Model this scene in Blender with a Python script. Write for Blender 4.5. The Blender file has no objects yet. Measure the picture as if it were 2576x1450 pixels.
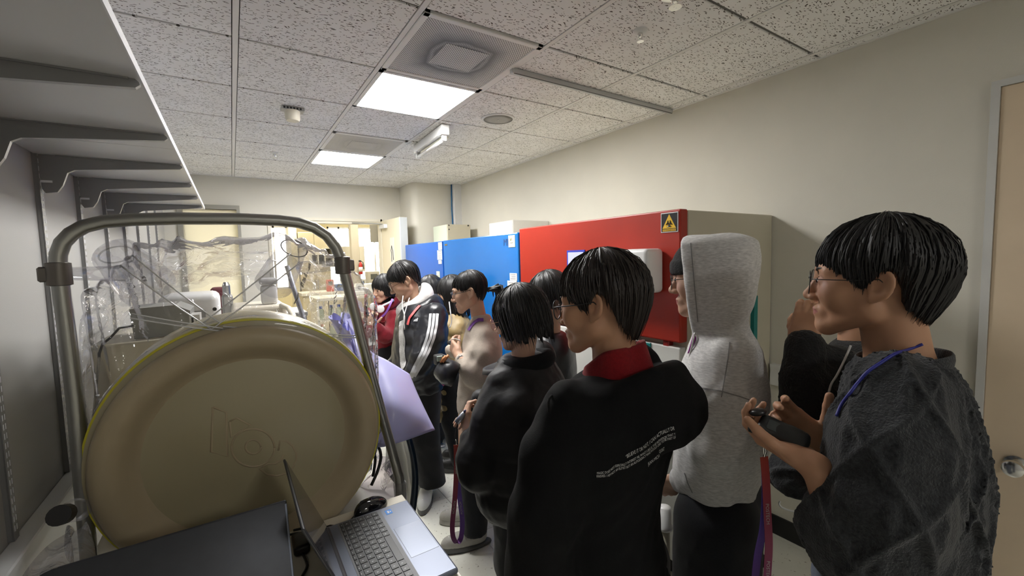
import bpy, bmesh, math, random
import numpy as np
from mathutils import Vector, Matrix
from mathutils.bvhtree import BVHTree
random.seed(7); rng = np.random.default_rng(7)
SC = bpy.context.scene
COL = SC.collection
# ------------------------------------------------------------------ camera
CAMZ = 1.65; FPX = 1075.96
YAW, PITCH, ROLL = 0.57762791, -0.07262883, -0.02656761
def _basis():
    cy, sy, cp, sp = math.cos(YAW), math.sin(YAW), math.cos(PITCH), math.sin(PITCH)
    f = np.array([sy*cp, cy*cp, sp]); r = np.array([cy, -sy, 0.0]); u = np.cross(r, f)
    cr, sr = math.cos(ROLL), math.sin(ROLL)
    return r*cr+u*sr, -r*sr+u*cr, f
CR, CU, CF = _basis(); CC = np.array([0, 0, CAMZ])
cam = bpy.data.cameras.new('camera'); camo = bpy.data.objects.new('camera', cam); COL.objects.link(camo)
camo.matrix_world = Matrix([[CR[i], CU[i], -CF[i], CC[i]] for i in range(3)] + [[0, 0, 0, 1]])
cam.sensor_width = 36; cam.lens = FPX/2576*36; cam.clip_start = 0.02; cam.clip_end = 100
SC.camera = camo
# ------------------------------------------------------------------ world, exposure
w = bpy.data.worlds.new('world'); SC.world = w; w.use_nodes = True
w.node_tree.nodes['Background'].inputs[0].default_value = (0.85, 0.92, 1.0, 1)
w.node_tree.nodes['Background'].inputs[1].default_value = 1.0
SC.view_settings.view_transform = 'Standard'; SC.view_settings.look = 'None'
SC.view_settings.gamma = 1; SC.view_settings.use_curve_mapping = False
SC.view_settings.exposure = 0.0
PANEL_LIGHT = 59.0      # the recessed LED panels of this room
LAB_LIGHT = 26.0        # the LED panels of the lab beyond the doorway
WINDOW_LIGHT = 12.0      # daylight in the lab windows
SC.cycles.max_bounces = 10; SC.cycles.transparent_max_bounces = 24; SC.cycles.caustics_reflective = False
SC.cycles.caustics_refractive = False; SC.cycles.sample_clamp_indirect = 6
# ------------------------------------------------------------------ placement helpers (pixel of the photograph + known plane -> point of the room)
def ray(x, y): return CR*((x-1288)/FPX) - CU*((y-725)/FPX) + CF
def on(x, y, ax, v):
    d = ray(x, y); return CC + d*((v-CC[ax])/d[ax])
def dep(x, y, d): return CC + ray(x, y)*d
def hor(x, y, rho):
    d = ray(x, y); return CC + d*(rho/math.hypot(d[0], d[1]))
# ------------------------------------------------------------------ materials
MATS = {}
def mat(name, col, rough=0.5, metal=0.0, spec=0.5, bump=0.0, bscale=80, var=0.0, vscale=6, sheen=0.0, coat=0.0, emis=None, estr=0.0, trans=0.0, alpha=1.0, stretch=None):
    if name in MATS: return MATS[name]
    m = bpy.data.materials.new(name); MATS[name] = m; m.use_nodes = True
    nt = m.node_tree; b = nt.nodes['Principled BSDF']
    c = tuple(col)+(1,) if len(col) == 3 else col
    b.inputs['Base Color'].default_value = c; b.inputs['Roughness'].default_value = rough
    b.inputs['Metallic'].default_value = metal; b.inputs['Specular IOR Level'].default_value = spec
    b.inputs['Sheen Weight'].default_value = sheen; b.inputs['Coat Weight'].default_value = coat
    b.inputs['Transmission Weight'].default_value = trans; b.inputs['Alpha'].default_value = alpha
    if emis: b.inputs['Emission Color'].default_value = tuple(emis)+(1,); b.inputs['Emission Strength'].default_value = estr
    if bump or var:
        tc = nt.nodes.new('ShaderNodeTexCoord'); src = tc.outputs['Object']
        if stretch:
            mp = nt.nodes.new('ShaderNodeMapping'); mp.inputs['Scale'].default_value = stretch
            nt.links.new(src, mp.inputs[0]); src = mp.outputs[0]
        if bump:
            n = nt.nodes.new('ShaderNodeTexNoise'); n.inputs['Scale'].default_value = bscale; n.inputs['Detail'].default_value = 3
            nt.links.new(src, n.inputs['Vector'])
            bp = nt.nodes.new('ShaderNodeBump'); bp.inputs['Strength'].default_value = bump; bp.inputs['Distance'].default_value = 0.004
            nt.links.new(n.outputs[0], bp.inputs['Height']); nt.links.new(bp.outputs[0], b.inputs['Normal'])
        if var:
            n2 = nt.nodes.new('ShaderNodeTexNoise'); n2.inputs['Scale'].default_value = vscale; n2.inputs['Detail'].default_value = 5
            nt.links.new(src, n2.inputs['Vector'])
            rp = nt.nodes.new('ShaderNodeValToRGB'); e = rp.color_ramp.elements
            e[0].position = .3; e[1].position = .7
            e[0].color = tuple(max(0, x*(1-var)) for x in c[:3])+(1,); e[1].color = tuple(min(1, x*(1+var)) for x in c[:3])+(1,)
            nt.links.new(n2.outputs[0], rp.inputs[0]); nt.links.new(rp.outputs[0], b.inputs['Base Color'])
    return m
def nodes(m):
    nt = m.node_tree; return nt, nt.nodes['Principled BSDF'], (lambda t, **k: _nn(nt, t, k)), nt.links.new
def _nn(nt, t, k):
    n = nt.nodes.new('ShaderNode'+t)
    for a, v in k.items():
        if a.startswith('i_'): n.inputs[a[2:].replace('_', ' ')].default_value = v
        else: setattr(n, a, v)
    return n
# ------------------------------------------------------------------ mesh helpers
class MB:
    def __init__(s): s.v = []; s.f = []; s.mi = []; s.cur = 0
    def add(s, vs, fs):
        o = len(s.v); s.v += [tuple(float(c) for c in p) for p in vs]
        for f in fs: s.f.append(tuple(i+o for i in f)); s.mi.append(s.cur)
        return s
    def box(s, lo, hi, R=None, c=None):
        x0, y0, z0 = lo; x1, y1, z1 = hi
        vs = [(x0,y0,z0),(x1,y0,z0),(x1,y1,z0),(x0,y1,z0),(x0,y0,z1),(x1,y0,z1),(x1,y1,z1),(x0,y1,z1)]
        return s.add(vs, [(0,3,2,1),(4,5,6,7),(0,1,5,4),(1,2,6,5),(2,3,7,6),(3,0,4,7)])
    def bbox(s, lo, hi, b=0.004, seg=2, F=None):
        bm = bmesh.new(); bmesh.ops.create_cube(bm, size=1)
        for v in bm.verts: v.co = Vector([lo[i]+(v.co[i]+.5)*(hi[i]-lo[i]) for i in range(3)])
        if b: bmesh.ops.bevel(bm, geom=bm.edges[:], offset=b, segments=seg, profile=.5, affect='EDGES')
        bm.verts.index_update(); vs = [v.co[:] for v in bm.verts]; fs = [[v.index for v in f.verts] for f in bm.faces]; bm.free()
        if F is not None: vs = [F(p) for p in vs]
        return s.add(vs, fs)
    def quad(s, a, b, c, d): return s.add([a, b, c, d], [(0,1,2,3)])
    def prism(s, pts, d):            # closed polygon + extrusion vector
        n = len(pts); p = [np.array(q, float) for q in pts]; d = np.array(d, float)
        return s.add([*p, *[q+d for q in p]], [tuple(range(n-1,-1,-1)), tuple(range(n,2*n))]+[(i,(i+1)%n,n+(i+1)%n,n+i) for i in range(n)])
    def tube(s, path, r, seg=10, caps=True, ell=None):
        P = [np.array(p, float) for p in path]; n = len(P); rs = r if hasattr(r, '__len__') else [r]*n
        T = [P[min(i+1,n-1)]-P[max(i-1,0)] for i in range(n)]; T = [t/(np.linalg.norm(t)+1e-9) for t in T]
        up = np.array([0,0,1.]) if abs(T[0][2]) < .9 else np.array([1.,0,0])
        N = np.cross(T[0], up); N /= np.linalg.norm(N); vs = []
        for i in range(n):
            N = N-T[i]*np.dot(N, T[i]); N /= np.linalg.norm(N)+1e-9; B = np.cross(T[i], N)
            for k in range(seg):
                a = 2*math.pi*k/seg; e = ell if ell else 1
                vs.append(P[i]+rs[i]*(N*math.cos(a)+B*math.sin(a)*e))
        fs = [(i*seg+k, i*seg+(k+1)%seg, (i+1)*seg+(k+1)%seg, (i+1)*seg+k) for i in range(n-1) for k in range(seg)]
        if caps: fs += [tuple(range(seg-1,-1,-1)), tuple((n-1)*seg+k for k in range(seg))]
        return s.add(vs, fs)
    def lathe(s, prof, o=(0,0,0), ax=(0,0,1), seg=24):   # prof: (radius, height) along ax
        ax = np.array(ax, float); ax /= np.linalg.norm(ax); o = np.array(o, float)
        t = np.array([1.,0,0]) if abs(ax[0]) < .9 else np.array([0,1.,0])
        u = np.cross(ax, t); u /= np.linalg.norm(u); w_ = np.cross(ax, u); vs = []
        for r, h in prof:
            for k in range(seg):
                a = 2*math.pi*k/seg; vs.append(o+ax*h+r*(u*math.cos(a)+w_*math.sin(a)))
        n = len(prof)
        fs = [(i*seg+k, i*seg+(k+1)%seg, (i+1)*seg+(k+1)%seg, (i+1)*seg+k) for i in range(n-1) for k in range(seg)]
        if prof[0][0] > 1e-5: fs.append(tuple(range(seg-1,-1,-1)))
        if prof[-1][0] > 1e-5: fs.append(tuple((n-1)*seg+k for k in range(seg)))
        return s.add(vs, fs)
    def ball(s, c, r, seg=12, rings=8):
        r = (r,r,r) if not hasattr(r, '__len__') else r; vs = []; c = np.array(c, float)
        for i in range(rings+1):
            th = math.pi*i/rings
            for k in range(seg):
                ph = 2*math.pi*k/seg; vs.append(c+np.array([r[0]*math.sin(th)*math.cos(ph), r[1]*math.sin(th)*math.sin(ph), r[2]*math.cos(th)]))
        return s.add(vs, [(i*seg+k, (i+1)*seg+k, (i+1)*seg+(k+1)%seg, i*seg+(k+1)%seg) for i in range(rings) for k in range(seg)])
    def grid(s, fn, nu, nv, closed_u=False):
        vs = [fn(i/(nu-1) if not closed_u else i/nu, j/(nv-1)) for j in range(nv) for i in range(nu)]
        m = nu if closed_u else nu-1
        return s.add(vs, [(j*nu+i, j*nu+(i+1)%nu, (j+1)*nu+(i+1)%nu, (j+1)*nu+i) for j in range(nv-1) for i in range(m)])
    def build(s, name, m, parent=None, smooth=False, **k):
        return link(name, s.v, s.f, m, parent, smooth, mi=s.mi, **k)
def wloc(o):
    t = Vector((0,0,0))
    while o is not None: t = t+o.location; o = o.parent
    return t
def link(name, v, f, m, parent=None, smooth=False, mi=None, origin=None, auto=None):
    v = np.asarray(v, float); off = np.array(wloc(parent)) if parent else np.zeros(3)
    loc = np.zeros(3)
    if parent is None: # origin at the thing's base
        loc = np.array(origin) if origin is not None else np.array([(v[:,0].min()+v[:,0].max())/2, (v[:,1].min()+v[:,1].max())/2, v[:,2].min()])
    me = bpy.data.meshes.new(name); me.from_pydata((v-off-loc).tolist(), [], f if isinstance(f, list) else f.tolist())
    for q in (m if isinstance(m, (list, tuple)) else [m]): me.materials.append(q)
    if mi is not None and isinstance(m, (list, tuple)): me.polygons.foreach_set('material_index', mi)
    if smooth: me.polygons.foreach_set('use_smooth', [True]*len(me.polygons))
    me.update()
    if auto is not None:
        me.polygons.foreach_set('use_smooth', [True]*len(me.polygons)); me.set_sharp_from_angle(angle=math.radians(auto))
    o = bpy.data.objects.new(name, me); COL.objects.link(o); o.location = loc
    if parent: o.parent = parent
    return o
def tag(o, label, cat, group=None):
    o['label'] = label; o['category'] = cat
    if group: o['group'] = group
    return o
def thing(name, loc, label, cat, group=None):
    o = bpy.data.objects.new(name, None); o.empty_display_size = .05; COL.objects.link(o); o.location = loc
    return tag(o, label, cat, group)
def struct(o, label=None):
    o['kind'] = 'structure'
    if label: o['label'] = label
    return o
def copy_tree(o, parent=None):
    c = o.copy(); COL.objects.link(c); c.parent = parent
    for ch in list(o.children): copy_tree(ch, c)
    return c
def text_mesh(body, size, align='LEFT', bold=0.0, ext=0.0):
    cu = bpy.data.curves.new('t', 'FONT'); cu.body = body; cu.size = size; cu.align_x = align; cu.offset = bold; cu.extrude = ext; cu.resolution_u = 2
    o = bpy.data.objects.new('t', cu); COL.objects.link(o); dg = bpy.context.evaluated_depsgraph_get(); dg.update()
    me = bpy.data.meshes.new_from_object(o.evaluated_get(dg)); v = np.zeros(len(me.vertices)*3); me.vertices.foreach_get('co', v)
    f = [tuple(p.vertices) for p in me.polygons]; bpy.data.objects.remove(o); bpy.data.curves.remove(cu); bpy.data.meshes.remove(me)
    return v.reshape(-1, 3), f
def cable(name, pts, r, m, root=None, label=None, cat='cable'):
    P = [np.asarray(p, float) for p in pts]; out = []
    for i in range(len(P)-1):
        p0, p1, p2, p3 = P[max(i-1,0)], P[i], P[i+1], P[min(i+2,len(P)-1)]
        for t in np.linspace(0,1,6)[:-1]: out.append(.5*((2*p1)+(-p0+p2)*t+(2*p0-5*p1+4*p2-p3)*t*t+(-p0+3*p1-3*p2+p3)*t**3))
    out.append(P[-1]); o = MB().tube(out, r, 6).build(name, m, root, True)
    if label: tag(o, label, cat)
    return o
# ------------------------------------------------------------------ common materials
M_wall = mat('painted_wall', (.70,.675,.595), .75, bump=.12, bscale=260, var=.03, vscale=3)
M_cream = mat('cream_paint', (.74,.70,.58), .55, var=.03)
M_white = mat('white_paint', (.78,.78,.77), .45)
M_tee = mat('ceiling_tee_paint', (.82,.81,.79), .5)
M_gap_shadow = mat('cross_tee_gap_shadow', (.16,.155,.145), .7)  # dark colour paints the shadow line in the gaps between tiles
M_steel = mat('brushed_steel', (.45,.45,.44), .35, 1.0)
M_chrome = mat('chrome', (.75,.75,.74), .18, 1.0)
M_greymetal = mat('grey_enamel', (.32,.325,.33), .45, .3)
M_black = mat('black_plastic', (.012,.012,.013), .35)
M_dark = mat('dark_rubber', (.02,.02,.02), .6)
M_whiteplastic = mat('white_plastic', (.80,.80,.79), .3)
M_beigebody = mat('beige_enamel', (.56,.52,.41), .45, var=.02)
def mk_ceiling_tile():
    m = mat('fissured_ceiling_tile', (.66,.65,.62), .9); nt, b, N, L = nodes(m)
    tc = N('TexCoord'); geo = N('ObjectInfo')
    add = N('VectorMath', operation='ADD'); sc = N('VectorMath', operation='SCALE'); sc.inputs['Scale'].default_value = 7
    cmb = N('CombineXYZ'); L(geo.outputs['Random'], cmb.inputs[0]); L(geo.outputs['Random'], cmb.inputs[1]); L(cmb.outputs[0], sc.inputs[0])
    L(tc.outputs['Object'], add.inputs[0]); L(sc.outputs[0], add.inputs[1])
    wn = N('TexNoise', i_Scale=14.0, i_Detail=2.0); L(add.outputs[0], wn.inputs['Vector'])
    wa = N('MixRGB', blend_type='ADD'); wa.inputs[0].default_value = .05; L(add.outputs[0], wa.inputs[1]); L(wn.outputs['Color'], wa.inputs[2])
    masks = []
    for ang, sx, sy, thr in ((.5, 30, 100, .20), (1.1, 27, 110, .18), (-.25, 36, 120, .18), (0, 85, 85, .18)):
        mp = N('Mapping'); mp.inputs['Rotation'].default_value = (0,0,ang); mp.inputs['Scale'].default_value = (sx,sy,1); mp.inputs['Location'].default_value = (ang*7,ang*3,0)
        L(wa.outputs[0], mp.inputs[0])
        v = N('TexVoronoi', voronoi_dimensions='2D', i_Scale=1.0); L(mp.outputs[0], v.inputs['Vector'])
        lt = N('Math', operation='LESS_THAN'); lt.inputs[1].default_value = thr; L(v.outputs['Distance'], lt.inputs[0])
        sep = N('SeparateColor'); L(v.outputs['Color'], sep.inputs[0])
        gt = N('Math', operation='LESS_THAN'); gt.inputs[1].default_value = .20; L(sep.outputs[0], gt.inputs[0])
        mu = N('Math', operation='MULTIPLY'); L(lt.outputs[0], mu.inputs[0]); L(gt.outputs[0], mu.inputs[1]); masks.append(mu)
    s = masks[0]
    for q in masks[1:]:
        mx = N('Math', operation='MAXIMUM'); L(s.outputs[0], mx.inputs[0]); L(q.outputs[0], mx.inputs[1]); s = mx
    st = N('TexNoise', i_Scale=5.0, i_Detail=4.0); L(add.outputs[0], st.inputs['Vector'])
    rp = N('ValToRGB'); rp.color_ramp.elements[0].position = .3; rp.color_ramp.elements[1].position = .65
    rp.color_ramp.elements[0].color = (.86,.85,.84,1); rp.color_ramp.elements[1].color = (.94,.935,.93,1); L(st.outputs[0], rp.inputs[0])
    mix = N('MixRGB'); mix.inputs[2].default_value = (.12,.105,.09,1); L(s.outputs[0], mix.inputs[0]); L(rp.outputs[0], mix.inputs[1])
    L(mix.outputs[0], b.inputs['Base Color'])
    bp = N('Bump', invert=True, i_Strength=.6, i_Distance=.003); L(s.outputs[0], bp.inputs['Height']); L(bp.outputs[0], b.inputs['Normal'])
    return m
M_tile = mk_ceiling_tile()
def mk_floor():
    m = mat('speckled_vinyl_tile', (.56,.55,.47), .42, bump=.05, bscale=120); nt, b, N, L = nodes(m)
    tc = N('TexCoord'); n1 = N('TexNoise', i_Scale=3.0, i_Detail=5.0); L(tc.outputs['Object'], n1.inputs['Vector'])
    n2 = N('TexNoise', i_Scale=60.0, i_Detail=4.0); L(tc.outputs['Object'], n2.inputs['Vector'])
    r1 = N('ValToRGB'); r1.color_ramp.elements[0].position = .3; r1.color_ramp.elements[1].position = .7
    r1.color_ramp.elements[0].color = (.72,.715,.63,1); r1.color_ramp.elements[1].color = (.84,.835,.76,1); L(n1.outputs[0], r1.inputs[0])
    r2 = N('ValToRGB'); r2.color_ramp.elements[0].position = .26; r2.color_ramp.elements[1].position = .36
    r2.color_ramp.elements[0].color = (.35,.33,.28,1); r2.color_ramp.elements[1].color = (1,1,1,1); L(n2.outputs[0], r2.inputs[0])
    mx = N('MixRGB', blend_type='MULTIPLY'); mx.inputs[0].default_value = 1; L(r1.outputs[0], mx.inputs[1]); L(r2.outputs[0], mx.inputs[2]); L(mx.outputs[0], b.inputs['Base Color'])
    return m
M_floor = mk_floor()
# ------------------------------------------------------------------ the room
XL, XR, YB, YF, ZC = -.56, 2.56, 5.66, -3.2, 2.61
fl = struct(MB().box((XL-.1,YF-.1,-.12),(XR+.1,YB+.12,-.006)).build('floor', mat('floor_grout', (.14,.13,.11), .8)))
TS = .46; gx0, gy0 = -.66+.0, 2.65-13*TS
tile_me = None
for i in range(8):
    for j in range(21):
        x0 = XL-.14+i*TS; y0 = gy0+j*TS
        if x0 > XR or y0 > YB: continue
        if tile_me is None:
            t = MB().bbox((x0+.0012,y0+.0012,-.006),(x0+TS-.0012,y0+TS-.0012,0), .0012, 1).build('tile', M_floor, fl); tile_me = t.data; t0 = (x0, y0)
        else:
            t = bpy.data.objects.new('tile', tile_me); COL.objects.link(t); t.parent = fl; t.location = (x0-t0[0], y0-t0[1], 0)
ce = struct(MB().box((XL-.1,YF-.1,ZC+.035),(XR+.1,YB+.12,ZC+.1)).build('ceiling', mat('ceiling_void', (.06,.06,.055), .9)))
GX = [-1.128+.6*k for k in range(7)]; GY = [1.61+.6*k for k in range(-9,8)]
OPEN = {(3,9):'vent', (3,10):'light', (3,12):'vent', (3,13):'light', (3,2):'light'}
tiles = {}
for i in range(6):
    for j in range(16):
        x0, x1 = max(GX[i]+.014, XL+.002), min(GX[i+1]-.014, XR-.002); y0, y1 = max(GY[j]+.008, YF+.002), min(GY[j+1]-.008, YB-.002)
        if x1-x0 < .02 or y1-y0 < .02 or (i,j) in OPEN: continue
        key = (round(x1-x0,3), round(y1-y0,3))
        if key not in tiles:
            o = MB().bbox((x0,y0,ZC),(x1,y1,ZC+.018), .002, 1).build('ceiling_tile', M_tile, ce); tiles[key] = (o.data, x0, y0)
        else:
            d, a, b_ = tiles[key]; o = bpy.data.objects.new('ceiling_tile', d); COL.objects.link(o); o.parent = ce; o.location = (x0-a, y0-b_, 0)
x0, x1 = GX[-1]+.014, XR-.002
for j in range(16):   # the cut row along the right wall
    y0, y1 = max(GY[j]+.008, YF+.002), min(GY[j+1]-.008, YB-.002)
    if x1 > x0 and y1 > y0: MB().bbox((x0,y0,ZC),(x1,y1,ZC+.018), .002, 1).build('ceiling_tile', M_tile, ce)
for x in GX[1:]: MB().box((x-.0105,YF,ZC-.001),(x+.0105,YB,ZC+.03)).build('tee_rail', M_tee, ce)
for y in GY:
    if YF < y < YB: MB().box((XL,y-.010,ZC+.008),(XR,y+.010,ZC+.03)).build('cross_tee', M_gap_shadow, ce)
MB().box((XR-.02,YF,ZC-.004),(XR-.001,YB,ZC+.03)).build('wall_angle', M_tee, ce)
MB().box((XL,YB-.02,ZC-.004),(XR,YB-.001,ZC+.03)).build('wall_angle', M_tee, ce)
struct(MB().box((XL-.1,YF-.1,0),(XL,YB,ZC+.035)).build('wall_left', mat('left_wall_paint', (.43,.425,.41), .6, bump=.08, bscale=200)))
struct(MB().box((XR,YF-.1,0),(XR+.1,YB,ZC+.035)).build('wall_right', M_wall))
struct(MB().box((XL,YF-.1,0),(XR,YF,ZC+.035)).build('wall_front', M_wall))
# back wall with a glazed panel (left) and the doorway (right)
D0, D1, DZ = .40, 1.66, 2.15; W0, W1, WZ = -.40, .08, 2.25
mb = MB(); y0, y1 = YB, YB+.12
mb.box((XL-.1,y0,0),(W0,y1,ZC+.035)); mb.box((W0,y0,WZ),(W1,y1,ZC+.035)); mb.box((W1,y0,0),(D0,y1,ZC+.035))
mb.box((D0,y0,DZ),(D1,y1,ZC+.035)); mb.box((D1,y0,0),(XR,y1,ZC+.035)); struct(mb.build('wall_back', M_wall))
mb = MB(); mb.box((D0-.08,y0-.014,DZ),(D1+.02,y0,DZ+.035)).box((D1-.002,y0-.014,0),(D1+.03,y1+.01,DZ+.035)).box((D0-.03,y0-.014,0),(D0+.002,y1+.01,DZ+.035)).box((D0,y0,DZ-.03),(D1,y1,DZ+.002))
struct(mb.build('trim_1', M_cream))
win = struct(MB().box((W0-.045,y0-.02,0),(W0,y1,WZ+.045)).box((W1,y0-.02,0),(W1+.03,y1,WZ+.045)).box((W0,y0-.02,WZ),(W1,y1,WZ+.045)).box((W0,y0-.02,0),(W1,y1,.12)).build('window_1', mat('aluminium_frame', (.34,.33,.29), .4, .5)))
mfr = mat('frosted_glass', (.92,.91,.84), .6)
nt, b, N, L = nodes(mfr); tr = N('BsdfTranslucent'); tr.inputs[0].default_value = (.97,.96,.88,1); mxs = N('MixShader'); mxs.inputs[0].default_value = .75
L(b.outputs[0], mxs.inputs[1]); L(tr.outputs[0], mxs.inputs[2]); L(mxs.outputs[0], nt.nodes['Material Output'].inputs[0])
MB().box((W0,y0+.05,.12),(W1,y0+.06,WZ)).build('pane', mfr, win)
# structural column in the back right corner, with its rounded front
mb = MB(); pts = [(1.93,YB),(1.93,5.27)]
for k in range(0,9):
    a = math.pi/2*k/8; pts.append((1.93+.08*(1-math.cos(a)), 5.27-.10*math.sin(a)))
pts += [(XR,5.17),(XR,YB)]
mb.prism([(x,y,0) for x,y in pts], (0,0,ZC)); struct(mb.build('wall_column', M_wall, auto=40))
struct(MB().box((2.46,5.08,1.2),(XR,5.17,ZC)).build('trim_2', M_white))
tag(MB().tube([(2.452,5.14,ZC),(2.448,5.14,2.45),(2.444,5.14,2.3),(2.45,5.14,2.15),(2.455,5.14,1.9)], .009, 8).build('cable', mat('blue_cable', (.01,.12,.28), .4), smooth=True), 'blue cable running down beside the white trunking in the corner', 'cable')
# right wall: trunking, dark skirting, door
struct(MB().box((XR-.03,.40,.885),(XR,1.21,1.0)).box((XR-.034,.40,.985),(XR,1.21,1.004)).build('trim_3', M_white))
struct(MB().box((XR-.012,.36,0),(XR,1.22,.11)).build('baseboard_right', M_black))
dr = struct(MB().box((XR-.02,.385,0),(XR,.41,2.285)).box((XR-.02,-.62,2.26),(XR,.385,2.285)).box((XR-.02,-.67,0),(XR,-.62,2.285)).build('door_1', mat('door_frame_paint', (.62,.62,.60), .45)))
lf = MB().bbox((XR-.012,-.62,.01),(XR+.03,.385,2.26), .003, 1).build('door_leaf', mat('peach_door_paint', (.72,.58,.42), .5, var=.03), dr)
kp = np.array([XR-.012, .29, .78])
MB().lathe([(.033,0),(.033,.008),(.014,.012),(.012,.035),(.026,.042),(.032,.06),(.03,.078),(.018,.084),(0,.084)], kp, (-1,0,0), 24).build('door_knob', M_chrome, lf, auto=40)
# the open door of the doorway
hinge = np.array([1.665,5.655]); free = np.array([1.70,5.02])
dv = (free-hinge); dl = np.linalg.norm(dv); dv /= dl; dn = np.array([-dv[1]*-1, dv[0]*-1]); dn = np.array([dv[1],-dv[0]])
if dn[0] < 0: dn = -dn
def DF(p): return np.array([*(hinge+dv*p[0]+dn*p[1]), p[2]])
d2 = struct(MB().bbox((.01,.0,.012),(dl,.10,2.16), .004, 1, DF).build('door_2', mat('cream_door_paint', (.80,.73,.55), .45)))
MB().bbox((dl-.003,.004,.012),(dl+.004,.096,2.158), .002, 1, DF).build('door_edge', mat('edge_grey', (.52,.55,.57), .4), d2)
hd = MB().lathe([(.026,0),(.026,.006),(.01,.008),(.01,.045)], DF((dl-.09,0,1.47)), -np.array([dn[0],dn[1],0]), 16)
hd.tube([DF((dl-.09,-.045,1.47)), DF((dl-.14,-.05,1.47)), DF((dl-.20,-.045,1.468))], .009, 8); hd.build('door_handle', M_chrome, d2, auto=40)
cl = MB().bbox((.06,-.05,2.055),(.24,-.002,2.105), .004, 1, DF).build('door_closer', M_whiteplastic, d2)
MB().tube([DF((.15,-.03,2.11)), np.array([1.42,5.60,2.125]), np.array([1.30,5.645,2.13])], .008, 6).build('closer_arm', M_steel, cl)
pg = tag(MB().bbox((dl-.33,-.004,1.60),(dl-.20,-.0005,1.93), 0, 1, DF).build('paper_sign', mat('paper', (.82,.80,.72), .7)), 'narrow paper sheet taped to the open cream door', 'paper')
# drawing on the paper: a hand symbol in black line
mb = MB(); mb.tube([DF((dl-.29,-.006,1.63)),DF((dl-.285,-.006,1.72)),DF((dl-.30,-.006,1.77)),DF((dl-.275,-.006,1.83)),DF((dl-.255,-.006,1.78)),DF((dl-.24,-.006,1.76)),DF((dl-.235,-.006,1.65))], .0035, 5)
mb.build('printed_symbol', M_black, pg)
# ------------------------------------------------------------------ ceiling fixtures
M_panel = mat('led_diffuser', (.9,.9,.9), .5, emis=(1.0,.985,.96), estr=PANEL_LIGHT)
def led_panel(x0, y0, label, light):
    t = thing('ceiling_light', (x0+.3,y0+.3,ZC), label, 'ceiling light', 'recessed square LED panels')
    a, b, c, d = x0+.012, y0+.006, x0+.588, y0+.594
    mb = MB(); w_ = .022
    for lo, hi in (((a,b),(c,b+w_)),((a,d-w_),(c,d)),((a,b),(a+w_,d)),((c-w_,b),(c,d))): mb.box((*lo,ZC-.004),(*hi,ZC+.03))
    mb.build('frame', M_white, t); MB().box((a+w_,b+w_,ZC+.002),(c-w_,d-w_,ZC+.01)).build('diffuser', light, t)
led_panel(.672, 2.21, 'bright square LED ceiling panel, the nearer and larger of the two', M_panel)
led_panel(.672, 4.01, 'bright square LED ceiling panel, the farther one near the back wall', M_panel)
led_panel(.672, -2.59, 'added square LED fill panel, unseen on the ceiling behind the camera', mat('fill_panel_diffuser', (.9,.9,.9), .5, emis=(1.0,.985,.96), estr=PANEL_LIGHT*.55))  # unseen panel, added to give fill light from behind
def mk_perf(name, stain):
    m = mat(name, (.62,.60,.56), .5, .2); nt, b, N, L = nodes(m)
    tc = N('TexCoord'); mp = N('Mapping'); mp.inputs['Rotation'].default_value = (0,0,math.pi/4); L(tc.outputs['Object'], mp.inputs[0])
    v = N('TexVoronoi', voronoi_dimensions='2D', i_Scale=105.0, i_Randomness=0.0); L(mp.outputs[0], v.inputs['Vector'])
    lt = N('Math', operation='LESS_THAN'); lt.inputs[1].default_value = .36; L(v.outputs['Distance'], lt.inputs[0])
    # dirt left by the air stream around the square core (object origin = centre of the face)
    sep = N('SeparateXYZ'); L(tc.outputs['Object'], sep.inputs[0])
    def ab(o):
        q = N('Math', operation='ABSOLUTE'); L(o, q.inputs[0]); return q
    mx = N('Math', operation='MAXIMUM'); L(ab(sep.outputs[0]).outputs[0], mx.inputs[0]); L(ab(sep.outputs[1]).outputs[0], mx.inputs[1])
    rr = N('Math', operation='ADD'); ln = N('VectorMath', operation='LENGTH'); L(tc.outputs['Object'], ln.inputs[0]); L(mx.outputs[0], rr.inputs[0]); L(ln.outputs['Value'], rr.inputs[1])
    nz = N('TexNoise', i_Scale=7.0, i_Detail=3.0); L(tc.outputs['Object'], nz.inputs['Vector'])
    ma = N('Math', operation='MULTIPLY_ADD'); ma.inputs[1].default_value = .11; L(nz.outputs[0], ma.inputs[0]); L(rr.outputs[0], ma.inputs[2])
    rp = N('ValToRGB'); e = rp.color_ramp.elements
    cols = [(.0,.15),(.20,.10),(.25,.6),(.285,1.0),(.32,.45),(.355,1.0),(.42,.55),(.50,.15),(.62,0)]
    e[0].position, e[0].color = cols[0][0], (cols[0][1],)*3+(1,); e[1].position, e[1].color = cols[-1][0], (cols[-1][1],)*3+(1,)
    for p, q in cols[1:-1]:
        k = e.new(p); k.color = (q*stain,)*3+(1,)
    L(ma.outputs[0], rp.inputs[0])
    m1 = N('MixRGB'); m1.inputs[1].default_value = (.70,.68,.65,1); m1.inputs[2].default_value = (.10,.098,.105,1); L(rp.outputs[0], m1.inputs[0])
    m2 = N('MixRGB'); m2.inputs[2].default_value = (.14,.135,.13,1); L(lt.outputs[0], m2.inputs[0]); L(m1.outputs[0], m2.inputs[1]); L(m2.outputs[0], b.inputs['Base Color'])
    return m
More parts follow.
